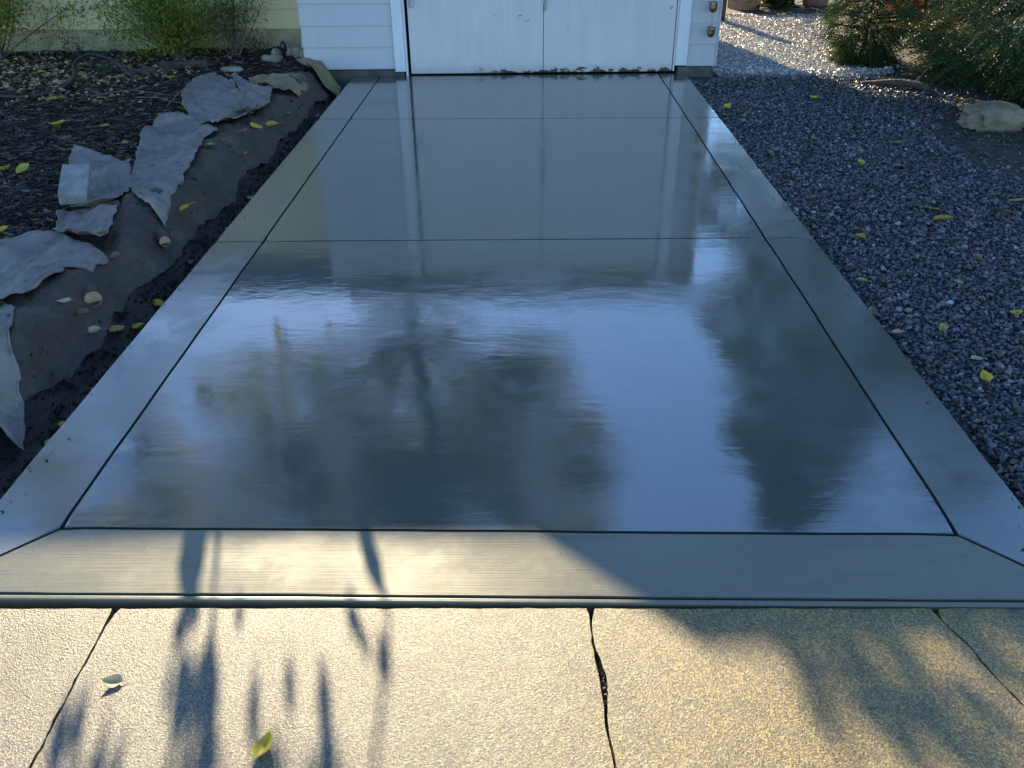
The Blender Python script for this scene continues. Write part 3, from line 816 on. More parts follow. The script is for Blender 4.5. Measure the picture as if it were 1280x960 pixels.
# ------------------------------------------------------------------ landscape fabric sheets on the bank
def polyline(pts, t):
    pts = np.array(pts, dtype=float); d = np.r_[0, np.cumsum(np.linalg.norm(np.diff(pts, axis=0), axis=1))]; d /= d[-1]
    return np.stack([np.interp(t, d, pts[:, 0]), np.interp(t, d, pts[:, 1])], -1)
def fabric(name, sides, lift, mat, label, seed, wr=0.02, n=46, curl=0.02, lip=0.03):
    bo, to, le, ri = sides
    u = np.linspace(0, 1, n); v = np.linspace(0, 1, n)
    B, T, L, Rr = polyline(bo, u), polyline(to, u), polyline(le, v), polyline(ri, v)
    U, Vv = np.meshgrid(u, v); U = U[..., None]; W = Vv[..., None]
    S = (1-W)*B[None] + W*T[None] + (1-U)*L[:, None] + U*Rr[:, None] - ((1-U)*(1-W)*B[0] + U*(1-W)*B[-1] + (1-U)*W*T[0] + U*W*T[-1])
    x, y = S[..., 0], S[..., 1]
    j = 0.016*np.stack([fbm(x*14, y*14, seed), fbm(x*14+9, y*14, seed+3)], -1)
    ed = np.minimum(np.minimum(U[..., 0], 1-U[..., 0]), np.minimum(Vv, 1-Vv))
    S = S + j*2.2*(1-sstep(0, 0.12, ed))[..., None]
    x, y = S[..., 0], S[..., 1]
    # smooth drape: never lower than the ground, folds on top
    h = np.maximum(bed_h(x, y), 0.5*(bed_h(x-0.05, y)+bed_h(x+0.05, y)))
    fold = np.abs(fbm(x*2.6+seed, y*1.7, seed, 2))*wr*7 + np.abs(fbm(x*6+y*2, y*3.2, seed+8, 3))*wr*4.0 + fbm(x*30, y*30, seed+2, 2)*0.010 + 0.030*np.abs(fbm((x+0.6*y)*9, (y-0.6*x)*2.5, seed+4, 3))
    z = h + lift + fold + curl*(1-sstep(0, 0.10, ed))*(vn(x*5, y*5, seed+1))
    z = z + lip*np.exp(-(Vv/0.10)**2)*(0.4+0.9*vn(U[..., 0]*5, U[..., 0]*0+seed, seed))
    Vt = np.stack([x, y, z], -1).reshape(-1, 3)
    idx = np.arange(n*n).reshape(n, n)
    F = np.stack([idx[:-1, :-1], idx[:-1, 1:], idx[1:, 1:], idx[1:, :-1]], -1).reshape(-1, 4)
    o = np_mesh(name, Vt, F, mat, smooth=True)
    md = o.modifiers.new('thickness', 'SOLIDIFY'); md.thickness = 0.003; md.offset = 1
    return tag(o, label, 'fabric', 'landscape fabric sheets on the bank')
FS = {
'S1': [[(-2.44, 6.12), (-2.25, 5.84), (-2.0, 5.51)], [(-2.71, 7.22), (-2.67, 7.48), (-2.44, 7.22)], [(-2.44, 6.12), (-2.65, 6.66), (-2.71, 7.22)], [(-2.0, 5.51), (-1.93, 6.08), (-2.15, 6.61), (-2.44, 7.22)]],
'S1b': [[(-2.01, 5.76), (-1.95, 5.96), (-1.9, 6.08)], [(-2.41, 7.17), (-2.21, 6.9), (-1.9, 6.56)], [(-2.01, 5.76), (-2.07, 6.33), (-2.41, 7.17)], [(-1.9, 6.08), (-1.87, 6.29), (-1.9, 6.56)]],
'S2': [[(-2.06, 4.22), (-1.93, 4.03), (-1.80, 3.98)], [(-2.6, 6.08), (-2.42, 6.04), (-2.0, 5.51)], [(-2.06, 4.22), (-2.34, 5.01), (-2.52, 5.51), (-2.6, 6.08)], [(-1.80, 3.98), (-1.84, 4.2), (-1.86, 4.52), (-2.0, 5.25), (-2.0, 5.51)]],
'S3': [[(-2.3, 4.07), (-2.13, 3.99), (-2.02, 4.03)], [(-2.84, 5.28), (-2.58, 5.07), (-2.31, 4.89)], [(-2.3, 4.07), (-2.51, 4.52), (-2.74, 5.01), (-2.84, 5.28)], [(-2.02, 4.03), (-2.11, 4.33), (-2.31, 4.89)]],
'S4': [[(-2.23, 3.75), (-2.05, 3.61), (-1.88, 3.51)], [(-2.39, 4.11), (-2.28, 4.12), (-2.04, 4.08)], [(-2.23, 3.75), (-2.29, 3.9), (-2.39, 4.11)], [(-1.88, 3.51), (-1.92, 3.71), (-2.04, 4.08)]],
'S5': [[(-2.18, 2.93), (-2.02, 2.95), (-1.96, 2.99)], [(-2.49, 3.48), (-2.34, 3.73), (-2.22, 3.77), (-1.85, 3.45)], [(-2.18, 2.93), (-2.49, 3.48)], [(-1.96, 2.99), (-1.93, 3.14), (-1.93, 3.26), (-1.85, 3.31), (-1.85, 3.45)]],
'S6': [[(-1.87, 2.4), (-1.75, 2.33), (-1.71, 2.32)], [(-2.22, 3.03), (-2.06, 2.98), (-1.97, 2.92)], [(-1.87, 2.4), (-2.22, 3.03)], [(-1.71, 2.32), (-1.82, 2.59), (-1.97, 2.92)]],
'S7': [[(-2.11, 6.81), (-1.92, 6.65), (-1.79, 6.7)], [(-2.29, 7.19), (-2.14, 7.25), (-1.78, 7.22)], [(-2.11, 6.81), (-2.29, 7.19)], [(-1.79, 6.7), (-1.78, 7.22)]],
'S8': [[(-1.88, 7.55), (-1.77, 7.52), (-1.67, 7.62)], [(-2.07, 7.96), (-1.87, 8.0), (-1.67, 7.86)], [(-1.88, 7.55), (-2.07, 7.96)], [(-1.67, 7.62), (-1.67, 7.86)]],
}
ys_ = np.linspace(1.75, 7.5, 24); us0 = 0.15 + 0.07*fbm(ys_*1.3, ys_*0+2.0, 4) + 0.05*sstep(4.0, 2.2, ys_)
lo_ = [(-1.575-float(u)+0.02*math.sin(7*float(y)), float(y)) for u, y in zip(us0, ys_)]; hi_ = [(-1.575-float(u)-0.46-0.05*math.sin(3*float(y)), float(y)) for u, y in zip(us0, ys_)]
fabric('landscape_fabric', [lo_, hi_, [lo_[0], hi_[0]], [lo_[-1], hi_[-1]]], 0.004, M['fabric_mud'], 'long mud soaked fabric lining the rolled bank along the trench', 10, 0.016, 170, 0.012, 0.006)
fabric('landscape_fabric', FS['S1'], 0.024, M['fabric'], 'wide flat grey fabric sheet farthest up the bank, near the green shrub', 11, 0.012)
fabric('landscape_fabric', FS['S1b'], 0.042, M['fabric'], 'narrow folded grey fabric flap overlapping the far wide sheet', 12, 0.014)
fabric('landscape_fabric', FS['S2'], 0.030, M['fabric'], 'long grey fabric sheet in the middle of the bank, ragged lower edge', 13, 0.014, 60)
fabric('landscape_fabric', FS['S3'], 0.022, M['fabric'], 'crumpled grey fabric sheet with a concrete paver lying on it', 14, 0.018)
fabric('landscape_fabric', FS['S4'], 0.038, M['fabric'], 'small rumpled grey fabric piece just in front of the paver', 15, 0.020)
fabric('landscape_fabric', FS['S5'], 0.030, M['fabric'], 'wide grey fabric sheet at the left picture edge above the cut log', 16, 0.018)
fabric('landscape_fabric', FS['S6'], 0.024, M['fabric'], 'nearest grey fabric strip hanging down the bank toward the trench', 17, 0.016)
fabric('landscape_fabric', FS['S7'], 0.022, M['fabric_tan'], 'small muddy tan fabric scrap between far sheet and garage', 18, 0.014)
fabric('landscape_fabric', FS['S8'], 0.022, M['fabric_tan'], 'muddy fabric scrap lying against the garage foundation corner', 19, 0.014)

# concrete paver on the fabric
px_, py_ = -2.33, 4.24
pv = box('concrete_paver', -0.066, 0.066, -0.17, 0.17, -0.032, 0.032, M['block'], None, 0.006)
pv.location = (px_, py_, float(bed_h(px_, py_)) + 0.16); pv.rotation_euler = (R(9), R(5), R(20))
tag(pv, 'rectangular grey concrete paver lying on crumpled fabric', 'paver')

# ------------------------------------------------------------------ cut log ends, hose, twigs, timbers, stones
def log(name, a, b, r, label):
    e = empty(name, a); tag(e, label, 'log')
    a, b = Vector(a), Vector(b); d = b-a
    pts = [d*t + Vector((0, 0, 0.006*math.sin(t*7))) for t in np.linspace(0, 1, 7)]
    mb = MB(); mb.tube([tuple(p) for p in pts], [r*(1+0.06*math.sin(5*i)) for i in range(7)], 14); mb.build('bark', M['bark'], e, True)
    dn = d.normalized()
    mb = MB(); mb.tube([tuple(d - dn*0.004), tuple(d + dn*0.003)], [r*0.97, r*0.95], 14); mb.build('cut_face', M['cutwood'], e)
log('cut_log', (-1.91, 3.30, 0.095), (-1.80, 3.16, 0.080), 0.036, 'cut root log with pale end poking out below the grey fabric')
log('cut_root', (-1.83, 3.96, 0.07), (-1.765, 3.86, 0.055), 0.027, 'short cut root stub with pale oval face in the bank')

def smooth_pts(pts, k=6):
    P = [Vector(p) for p in pts]; out = []
    for i in range(len(P)-1):
        p0, p1, p2, p3 = P[max(i-1, 0)], P[i], P[i+1], P[min(i+2, len(P)-1)]
        for j in range(k):
            t = j/k
            out.append(0.5*((2*p1) + (-p0+p2)*t + (2*p0-5*p1+4*p2-p3)*t*t + (-p0+3*p1-3*p2+p3)*t**3))
    out.append(P[-1]); return [tuple(p) for p in out]
mb = MB()
hose = [(-4.6, 6.9, 0), (-4.2, 6.72, 0), (-3.85, 6.66, 0), (-3.66, 6.82, 0.0), (-3.62, 7.0, 0.03), (-3.70, 7.22, 0.12), (-3.66, 7.4, 0.17), (-3.55, 7.45, 0.16), (-3.40, 7.38, 0.09), (-3.28, 7.25, 0.01), (-3.2, 7.2, -0.04)]
mb.tube(smooth_pts([(x, y, float(bed_h(x, y))+0.026+z) for x, y, z in hose]), 0.0145, 8)
tag(mb.build('irrigation_pipe', M['rubber'], None, True), 'black poly pipe looping over dry leaves in front of shrub', 'pipe')

tw = [[(-2.95, 6.55, .03), (-2.75, 6.5, .06), (-2.62, 6.42, .04), (-2.45, 6.3, .07), (-2.38, 6.22, .05)],
      [(-2.66, 6.36, .03), (-2.6, 6.55, .10), (-2.52, 6.52, .12), (-2.38, 6.25, .03)],
      [(-3.3, 6.6, .03), (-3.05, 6.68, .05), (-2.8, 6.6, .06), (-2.6, 6.62, .04)]]
tl_ = ['long thin dry twig lying across the mulch below the far fabric', 'bent dry twig arching up at the edge of far fabric', 'straight dry twig on the mulch heap below the shrub']
for p, lb in zip(tw, tl_):
    mb = MB(); q = smooth_pts([(x, y, float(bed_h(x, y))+z) for x, y, z in p]); mb.tube(q, list(np.linspace(0.005, 0.002, len(q))), 6)
    tag(mb.build('twig', M['twig'], None, True), lb, 'twig', 'twigs on the mulch')

for (x, y, rz, L, lb) in ((-3.05, 7.86, 8, 0.42, 'weathered red brown timber lying in front of green shrub'), (-3.3, 7.5, 25, 0.26, 'short flat timber offcut lying beside the looping pipe')):
    o = box('timber', -L/2, L/2, -0.045, 0.045, -0.03, 0.03, M['timber'], None, 0.006)
    o.location = (x, y, float(bed_h(x, y))+0.03); o.rotation_euler = (0.05, -0.03, R(rz)); tag(o, lb, 'timber', 'timbers by the shrub')

def lump(name, mat, dims, seed, sub=3, rough=0.28, flatten=True):
    bm = bmesh.new(); bmesh.ops.create_icosphere(bm, subdivisions=sub, radius=1)
    off = Vector((seed*3.1, seed*1.7, seed*0.9))
    for v in bm.verts:
        n = v.co.normalized()
        k = 1 + rough*mnoise.noise(n*1.3+off) + rough*0.5*mnoise.noise(n*3.1+off) + rough*0.2*mnoise.noise(n*8+off)
        # facet: squarish
        q = Vector((math.copysign(abs(n.x)**0.7, n.x), math.copysign(abs(n.y)**0.7, n.y), math.copysign(abs(n.z)**0.7, n.z)))*k
        v.co = Vector((q.x*dims[0], q.y*dims[1], q.z*dims[2]))
    return bm_obj(name, bm, mat, None, True)
sl = [(-2.46, 8.42, .06, .05, .045), (-2.36, 8.40, .065, .05, .05), (-2.40, 8.52, .05, .05, .06), (-2.30, 8.55, .06, .045, .05), (-2.17, 8.45, .06, .05, .055), (-2.10, 8.42, .05, .045, .05), (-2.22, 8.58, .05, .05, .05), (-2.12, 8.56, .055, .045, .07)]
slb = ['leftmost tan cobble of the pile by the garage corner', 'front tan cobble left of the black riser', 'rear tan cobble left of the black riser', 'tan cobble right behind the black riser', 'front tan cobble right of the black riser', 'tan cobble nearest the garage siding, front row', 'upper rear cobble in the pile by the garage', 'rear cobble against the garage siding corner']
for i, ((x, y, a, b, c_), lb) in enumerate(zip(sl, slb)):
    o = lump('cobble', M['cobble'], (a, b, c_), 5+i, 2); o.location = (x, y, float(bed_h(x, y))+c_*0.6); o.rotation_euler = (0.2*i, 0.3, i)
    tag(o, lb, 'cobble', 'cobbles piled by the garage corner')
o = lump('flat_stone', M['cobble'], (0.10, 0.07, 0.03), 31, 2); o.location = (-2.62, 7.86, float(bed_h(-2.62, 7.86))+0.02); tag(o, 'flat tan stone half buried beyond the far fabric', 'stone')
mb = MB(); mb.tube([(0, 0, -0.03), (0, 0, 0.10), (0, 0, 0.105), (0, 0, 0.15), (0, 0, 0.18), (0, 0, 0.195)], [0.018, 0.018, 0.03, 0.032, 0.026, 0.012], 12)
o = mb.build('pipe_riser', M['rubber'], None, True); o.location = (-2.27, 8.33, float(bed_h(-2.27, 8.33))); tag(o, 'black upright pipe riser standing among the tan cobbles', 'riser')

# boulder on the right, driftwood, post, planters
o = lump('boulder', M['rock'], (0.225, 0.13, 0.105), 3.3, 5, 0.34); o.location = (3.47, 6.34, float(grav_h(3.47, 6.34))+0.065); o.rotation_euler = (0.05, 0.04, R(-8))
tag(o, 'tan lichen covered boulder at the edge of gravel under the conifer', 'boulder')
o = lump('boulder', M['rubber'], (0.10, 0.11, 0.12), 9.1, 3, 0.2); o.location = (3.80, 6.26, float(grav_h(3.80, 6.26))+0.05); tag(o, 'stone coloured near black as the shaded side of the tan boulder, at picture edge', 'boulder')  # black colour puts the shade of the boulder's dark side into this lump
mb = MB(); q = smooth_pts([(3.0, 7.86, 0), (3.14, 7.72, .03), (3.28, 7.62, .05), (3.4, 7.48, .05), (3.46, 7.44, .03)]); mb.tube(q, list(np.interp(np.linspace(0, 1, len(q)), [0, .3, .8, 1], [.012, .03, .035, .02])), 8)
q = smooth_pts([(3.33, 7.56, .04), (3.38, 7.54, .10), (3.42, 7.53, .17)]); mb.tube(q, list(np.linspace(.018, .005, len(q))), 6)
o = mb.build('driftwood', M['bark'], None, True); o.location = (0, 0, -0.03); tag(o, 'dead brown branch lying at the foot of the conifers', 'branch')
o = box('post', 2.40, 2.53, 11.55, 11.67, -0.1, 0.62, M['redwood'], None, 0.006); tag(o, 'dark red brown wooden post beyond the garage corner', 'post')

pb = empty('planter_box', (3.03, 12.75, 0), R(24)); tag(pb, 'orange brown planter box catching sun at the far end of path', 'planter')
for k, (a, b, c_, d) in enumerate(((-.16, .16, -.16, -.14), (-.16, .16, .14, .16), (-.16, -.14, -.139, .139), (.14, .16, -.139, .139))):
    for z in (0.0, 0.125, 0.25): box('plank', a, b, c_, d, -0.06+z, 0.06+z, M['planter'], pb, 0.003)
box('soil', -.138, .138, -.138, .138, -0.05, 0.27, M['soil'], pb)

def pot(name, loc, r0, r1, h, mat, label):
    e = empty(name, loc); tag(e, label, 'pot')
    prof = [(0.001, 0), (r0, 0), (r0*0.6+r1*0.4+0.02, h*0.4), (r1, h*0.82), (r1+0.02, h*0.83), (r1+0.02, h), (r1-0.01, h), (r1-0.02, h*0.88)]
    n = 20; V = [(r*math.cos(2*math.pi*k/n), r*math.sin(2*math.pi*k/n), z) for r, z in prof for k in range(n)]
    F = [(i*n+k, i*n+(k+1) % n, (i+1)*n+(k+1) % n, (i+1)*n+k) for i in range(len(prof)-1) for k in range(n)]
    MB().add(V, F).build('body', mat, e, True)
    MB().tube([(0, 0, h*0.80), (0, 0, h*0.87)], [r1-0.025, r1-0.02], 16).build('soil', M['soil'], e)
pot('flower_pot', (4.02, 12.75, -0.05), 0.15, 0.20, 0.42, M['pinkpot'], 'round pink clay pot among plants at the far end')
mb = MB(); mb.tube([(4.18, 12.30, -0.05), (4.22, 12.42, 0.25), (4.27, 12.55, 0.6)], 0.014, 6); tag(mb.build('cane', M['cane'], None, True), 'pale cane leaning beside the pink clay pot', 'cane')
pb = empty('planter_box', (4.62, 12.7, 0), R(-4)); tag(pb, 'dark brown wooden planter on feet right of the pale cane', 'planter')
for k, (a, b, c_, d) in enumerate(((-.30, .30, -.2, -.18), (-.30, .30, .18, .2), (-.30, -.28, -.179, .179), (.28, .30, -.179, .179))):
    for z in (0.06, 0.20, 0.34): box('plank', a, b, c_, d, z, z+0.135, M['timber'], pb, 0.003)
for a in (-.27, .27):
    for b in (-.16, .16): box('foot', a-.03, a+.03, b-.03, b+.03, -0.08, 0.059, M['timber'], pb)
box('soil', -.278, .278, -.178, .178, 0.07, 0.42, M['soil'], pb)

# ------------------------------------------------------------------ plants
def stems_to(mb, base, tips, r0, r1, bend=0.2, n=6, rnd=random):
    for t in tips:
        b = Vector(base) + Vector((rnd.uniform(-.04, .04), rnd.uniform(-.04, .04), 0)); t = Vector(t)
        m = (b+t)/2 + Vector((rnd.uniform(-bend, bend), rnd.uniform(-bend, bend), bend*0.5))*0.5
        pts = [((1-s)**2*b + 2*s*(1-s)*m + s*s*t) for s in np.linspace(0, 1, n)]
        mb.tube([tuple(p) for p in pts], list(np.linspace(r0, r1, n)), 5)

def shrub(name, base, tips, nleaf, L, W, pal, label, spread=0.16, droop=0.3, seed=1, r0=0.008, low=0.25):
    r = np.random.default_rng(seed); rn = random.Random(seed)
    e = empty(name, base); tag(e, label, 'shrub')
    mb = MB(); stems_to(mb, (0, 0, 0), tips, r0, r0*0.35, 0.25, rnd=rn); mb.build('stems', M['twig'], e, True)
    tips = np.array(tips); k = r.integers(0, len(tips), nleaf); s = low + (1-low)*r.random(nleaf)**0.7
    P = tips[k]*s[:, None] + r.normal(0, spread, (nleaf, 3))*np.array([1, 1, 0.75])
    P[:, 2] = np.abs(P[:, 2])
    D = rand_dirs(nleaf, r) + 0.5*(P/np.linalg.norm(P, axis=1)[:, None]); D[:, 2] -= droop
    l = r.uniform(*L, nleaf); c = np.array(pal)[r.integers(0, len(pal), nleaf)]*r.uniform(0.65, 1.3, (nleaf, 1))
    V, F, C = leaf_arrays(P, D, rand_dirs(nleaf, r)*0.6+np.array([0, 0, 1]), l, l*r.uniform(*W, nleaf), c)
    np_mesh('foliage', V, F, M['leaf'], e, col=C)
    return e
GRN = [(0.19, 0.25, 0.03), (0.26, 0.31, 0.035), (0.11, 0.16, 0.02), (0.36, 0.36, 0.05)]
b0 = (-3.28, 8.42, float(bed_h(-3.28, 8.42)))
tips = [(random.gauss(0, .36), random.gauss(-.05, .2), random.uniform(.25, 1.0)) for _ in range(34)]
shrub('leafy_shrub', b0, tips, 11000, (0.028, 0.06), (0.18, 0.3), GRN, 'bushy bright green shrub with fine drooping leaves by the cream wall', 0.10, 0.4, 3)
b1 = (-4.95, 8.35, float(bed_h(-4.95, 8.35)))
tips = [(random.gauss(.1, .3), random.gauss(0, .2), random.uniform(.45, 1.2)) for _ in range(16)]
sparse = shrub('leafy_shrub', b1, tips, 6500, (0.03, 0.065), (0.18, 0.3), GRN+[(0.24, 0.12, 0.03)], 'sparser green shrub with bare stems at the left picture edge', 0.10, 0.4, 5, 0.009, 0.4)
b2 = (-2.78, 8.5, float(bed_h(-2.78, 8.5)))
tips = [(random.gauss(0, .14), random.gauss(0, .1), random.uniform(.3, .9)) for _ in range(16)]
shrub('leafy_shrub', b2, tips, 1900, (0.025, 0.05), (0.14, 0.24), [(0.05, 0.09, 0.025), (0.08, 0.12, 0.03), (0.05, 0.06, 0.025)], 'wispy dark green shrub just right of the bushy one', 0.07, 0.2, 7, 0.005, 0.2)
for i, (x, y, lb) in enumerate(((-2.62, 8.62, 'low weedy tuft in front of the cream foundation near the cobbles'), (-4.35, 8.55, 'small pale weed before the foundation below the vent'), (-3.62, 7.55, 'low green sprig growing under the looping pipe'))):
    tips = [(random.gauss(0, .08), random.gauss(0, .06), random.uniform(.08, .22)) for _ in range(9)]
    shrub('weed', (x, y, float(bed_h(x, y))), tips, 260, (0.02, 0.045), (0.2, 0.35), [(0.06, 0.09, 0.035), (0.10, 0.12, 0.05)], lb, 0.035, 0.1, 11+i, 0.002, 0.2)
tips = [(random.gauss(0, .22), random.gauss(0, .15), random.uniform(.1, .45)) for _ in range(20)]
shrub('broadleaf_plant', (3.52, 12.9, -0.04), tips, 800, (0.08, 0.15), (0.5, 0.7), [(0.05, 0.09, 0.03), (0.09, 0.12, 0.05)], 'broad leaved green plant between the planter box and pink pot', 0.08, 0.1, 21, 0.006)
tips = [(random.gauss(0, .35), random.gauss(0, .25), random.uniform(.2, 1.1)) for _ in range(30)]
shrub('autumn_shrub', (4.55, 10.4, -0.02), tips, 4200, (0.04, 0.08), (0.35, 0.6), [(0.34, 0.15, 0.07), (0.42, 0.24, 0.12), (0.25, 0.10, 0.05), (0.38, 0.30, 0.14)], 'sunlit rusty autumn shrub glowing behind the conifers', 0.14, 0.2, 23, 0.012)

def conifer(name, base, h, rad, nsp, label, skirt=0.0, seed=1, leaf=(0.03, 0.055), per=16, trunk_r=0.06, shape=0.8, spray_len=0.26, tint=1.0, lowbias=1.25):
    r = np.random.default_rng(seed); e = empty(name, base); tag(e, label, 'conifer')
    MB().tube([(0, 0, -0.05), (0.02, 0, h*0.3), (-0.02, 0.02, h*0.65), (0, 0, h*0.97)], [trunk_r, trunk_r*0.8, trunk_r*0.45, 0.01], 8).build('trunk', M['bark'], e, True)
    # branches
    z = skirt + (h-skirt)*r.random(nsp)**lowbias
    a = r.uniform(0, 2*np.pi, nsp); prof = np.clip((1-(z-skirt)/(h-skirt+0.01)), 0, 1)**shape
    under = sstep(skirt-0.02, skirt+0.25, z)*0.35 + 0.65
    rr = rad*prof*under*(0.55+0.45*r.random(nsp)**0.4)*(1+0.22*np.sin(a*3+seed)+0.15*np.sin(a*7+z*4)+0.28*np.sin(z*(9.0/h)*3.1+a*2+seed))
    O = np.stack([rr*np.cos(a), rr*np.sin(a), z], -1)
    out = np.stack([np.cos(a), np.sin(a), r.normal(-0.15, 0.35, nsp)], -1); out /= np.linalg.norm(out, axis=1)[:, None]
    side = np.cross(out, np.array([0, 0, 1.0])); side /= np.linalg.norm(side, axis=1)[:, None]
    roll = r.normal(0, 0.7, nsp)[:, None]; upv = np.cross(side, out); side2 = side*np.cos(roll)+upv*np.sin(roll); nrm = np.cross(side2, out)
    P, D, N, Lf, T = [], [], [], [], []
    sl_ = spray_len*r.uniform(0.6, 1.2, nsp)
    tint_s = np.array([(0.05, 0.085, 0.026), (0.07, 0.105, 0.03), (0.04, 0.07, 0.028), (0.12, 0.12, 0.04)])[r.choice(4, nsp, p=[.4, .3, .22, .08])]*r.uniform(0.7, 1.35, (nsp, 1))*tint
    for k in range(per):
        t = (k//2+0.5)/(per/2); sg = 1 if k % 2 else -1
        P.append(O + out*(sl_*(t-0.5))[:, None] - np.array([0, 0, 1])*(0.35*sl_*t*t)[:, None])
        d = out*(0.75+0.4*t) + side2*sg*(0.9*(1.15-t)) + r.normal(0, .15, (nsp, 3)) - np.array([0, 0, 0.25*t]); D.append(d); N.append(nrm)
        Lf.append(r.uniform(*leaf, nsp)*(1.25-0.6*t)); T.append(tint_s*r.uniform(0.8, 1.2, (nsp, 1)))
    P, D, N, Lf, T = (np.concatenate(q) for q in (P, D, N, Lf, T))
    P[:, 2] = np.maximum(P[:, 2], 0.0)
    V, F, C = leaf_arrays(P, D, N, Lf, Lf*0.30, T, 0.1)
    np_mesh('crown', V, F, M['needle'], e, col=C)
    mb = MB()
    for i in range(0, nsp, max(1, nsp//90)):
        zz = max(0.05, z[i]-0.15*rr[i]); mb.tube([(0, 0, zz), tuple(O[i]*0.6+np.array([0, 0, zz])*np.array([0, 0, .4])), tuple(O[i])], [0.012, 0.008, 0.003], 4)
    b_ = mb.build('branches', M['bark'], e); b_['kind'] = 'stuff'
    return e
conifer('conifer', (4.75, 7.45, -0.02), 4.6, 1.4, 11500, 'large dark green feathery conifer filling the upper right corner', 0.06, 2, spray_len=0.24, lowbias=2.4, shape=0.6)
conifer('conifer', (3.34, 8.85, -0.02), 2.6, 0.37, 3600, 'slim small leaved conifer left of the large one, sun behind it', 0.02, 4, spray_len=0.17, leaf=(0.022, 0.04), trunk_r=0.03, lowbias=2.2)
conifer('conifer', (5.1, 12.7, -0.05), 10.0, 2.35, 3400, 'tall conifer mirrored along the right side of the wet slab', 1.9, 6, leaf=(0.13, 0.24), per=10, trunk_r=0.20, spray_len=0.7)

# fallen needles and debris below the conifers
n = 2600
x = rng.uniform(3.0, 5.6, n); y = rng.uniform(5.2, 8.9, n); keep = (x > 3.05+0.12*(y-6.0)+rng.normal(0, .15, n)); x, y = x[keep], y[keep]; n = len(x)
D = rand_dirs(n); D[:, 2] *= 0.2; L = rng.uniform(0.03, 0.08, n)
c = np.array([(0.10, 0.065, 0.035), (0.06, 0.04, 0.025), (0.17, 0.12, 0.07)])[rng.integers(0, 3, n)]*rng.uniform(.6, 1.2, (n, 1))
V, F, C = leaf_arrays(np.stack([x, y, grav_h(x, y)+rng.uniform(.004, .02, n)], -1), D, rand_dirs(n)*.4+np.array([0, 0, 1]), L, L*0.22, c)
tag(np_mesh('needle_litter', V, F, M['litter'], col=C), 'brown fallen needles and bits under the conifers', 'needles', kind='stuff')

# broadleaf trees behind the house; they are mirrored in the wet slab and shade the walk
def clump_tree(name, base, trunk, clumps, label, leaf, pal, per_m3=None, seed=1, dens=900):
    r = np.random.default_rng(seed); e = empty(name, base); tag(e, label, 'tree')
    mb = MB(); tp = [Vector(p) for p in trunk[0]]
    mb.tube(smooth_pts(trunk[0], 5), list(np.linspace(trunk[1], trunk[2], (len(trunk[0])-1)*5+1)), 10)
    mb.build('trunk', M['bark'], e, True)
    mb = MB(); Ps = []
    for (cx, cy, cz, rad) in clumps:
        c = Vector((cx, cy, cz)); b = min(tp, key=lambda p: (p-c).length + (0 if p.z < cz else 3))
        m = (b+c)/2 + Vector((0, 0, -0.12*(c-b).length))
        pts = [((1-s)**2*b + 2*s*(1-s)*m + s*s*c) for s in np.linspace(0, 1, 6)]
        mb.tube([tuple(p) for p in pts], list(np.linspace(trunk[2]*0.9, trunk[2]*0.12, 6)), 5)
        nl = max(14, int(dens*rad**2))
        Ps.append(np.array([cx, cy, cz]) + rand_dirs(nl, r)*(rad*r.random((nl, 1))**0.45))
    mb.build('limbs', M['bark'], e, True)
    P = np.concatenate(Ps); n = len(P); D = rand_dirs(n, r); D[:, 2] -= 0.4
    L = r.uniform(*leaf, n); c = np.array(pal)[r.integers(0, len(pal), n)]*r.uniform(.7, 1.25, (n, 1))
    V, F, C = leaf_arrays(P, D, rand_dirs(n, r)*.8+np.array([0, 0, .6]), L, L*.6, c)
    np_mesh('crown', V, F, M['leaf'], e, col=C)
    return e
rr_ = random.Random(5)
cl = []
for i in range(54):       # main crown
    cx_ = rr_.uniform(-2.9, 3.9); cl.append((cx_, rr_.uniform(-1.5, 1.5), rr_.uniform(7.9 + .12*abs(cx_-.3), 12.6), rr_.uniform(.6, 1.15)))
for p in ((-3.5, 0, 7.9, .5), (-3.6, .3, 8.6, .55), (-3.3, 0, 7.3, .35), (-.6, 0, 7.4, .6), (.2, .4, 7.1, .5), (.7, 0, 6.6, .35), (2.2, .3, 8.0, .6), (3.3, 0, 9.0, .6), (-3.9, 0, 9.6, .8), (-4.6, 0, 11.2, 1.0)):
    cl.append(p)
clump_tree('tall_tree', (-2.3, 15.0, -0.2), ([(0, 0, 0), (.1, 0, 3), (0, .1, 6.5), (.3, 0, 9.5), (.3, 0, 12)], .24, .10), cl, 'tall yellow green tree behind the garage, mirrored in the wet slab', (0.10, 0.17), [(0.10, 0.13, 0.02), (0.17, 0.17, 0.025), (0.28, 0.24, 0.03), (0.06, 0.09, 0.02)], seed=31, dens=640)

clump_tree('golden_tree', (-8.7, 15.4, -0.2), ([(0, 0, 0), (-.1, 0, 3.5), (0, .1, 7), (.1, 0, 10), (.1, 0, 12)], .2, .08), [(rr_.uniform(-4.2, 2.0), rr_.uniform(-1, 1), rr_.uniform(9.2, 13.5), rr_.uniform(.5, .95)) for _ in range(25)] + [(.4, 0, 8.7, .5), (-1.4, 0, 9.2, .5)], 'golden leaved tree behind the cream house, mirrored at the left of the slab', (0.10, 0.17), [(0.42, 0.36, 0.03), (0.32, 0.30, 0.03), (0.2, 0.2, 0.03)], seed=37, dens=620)

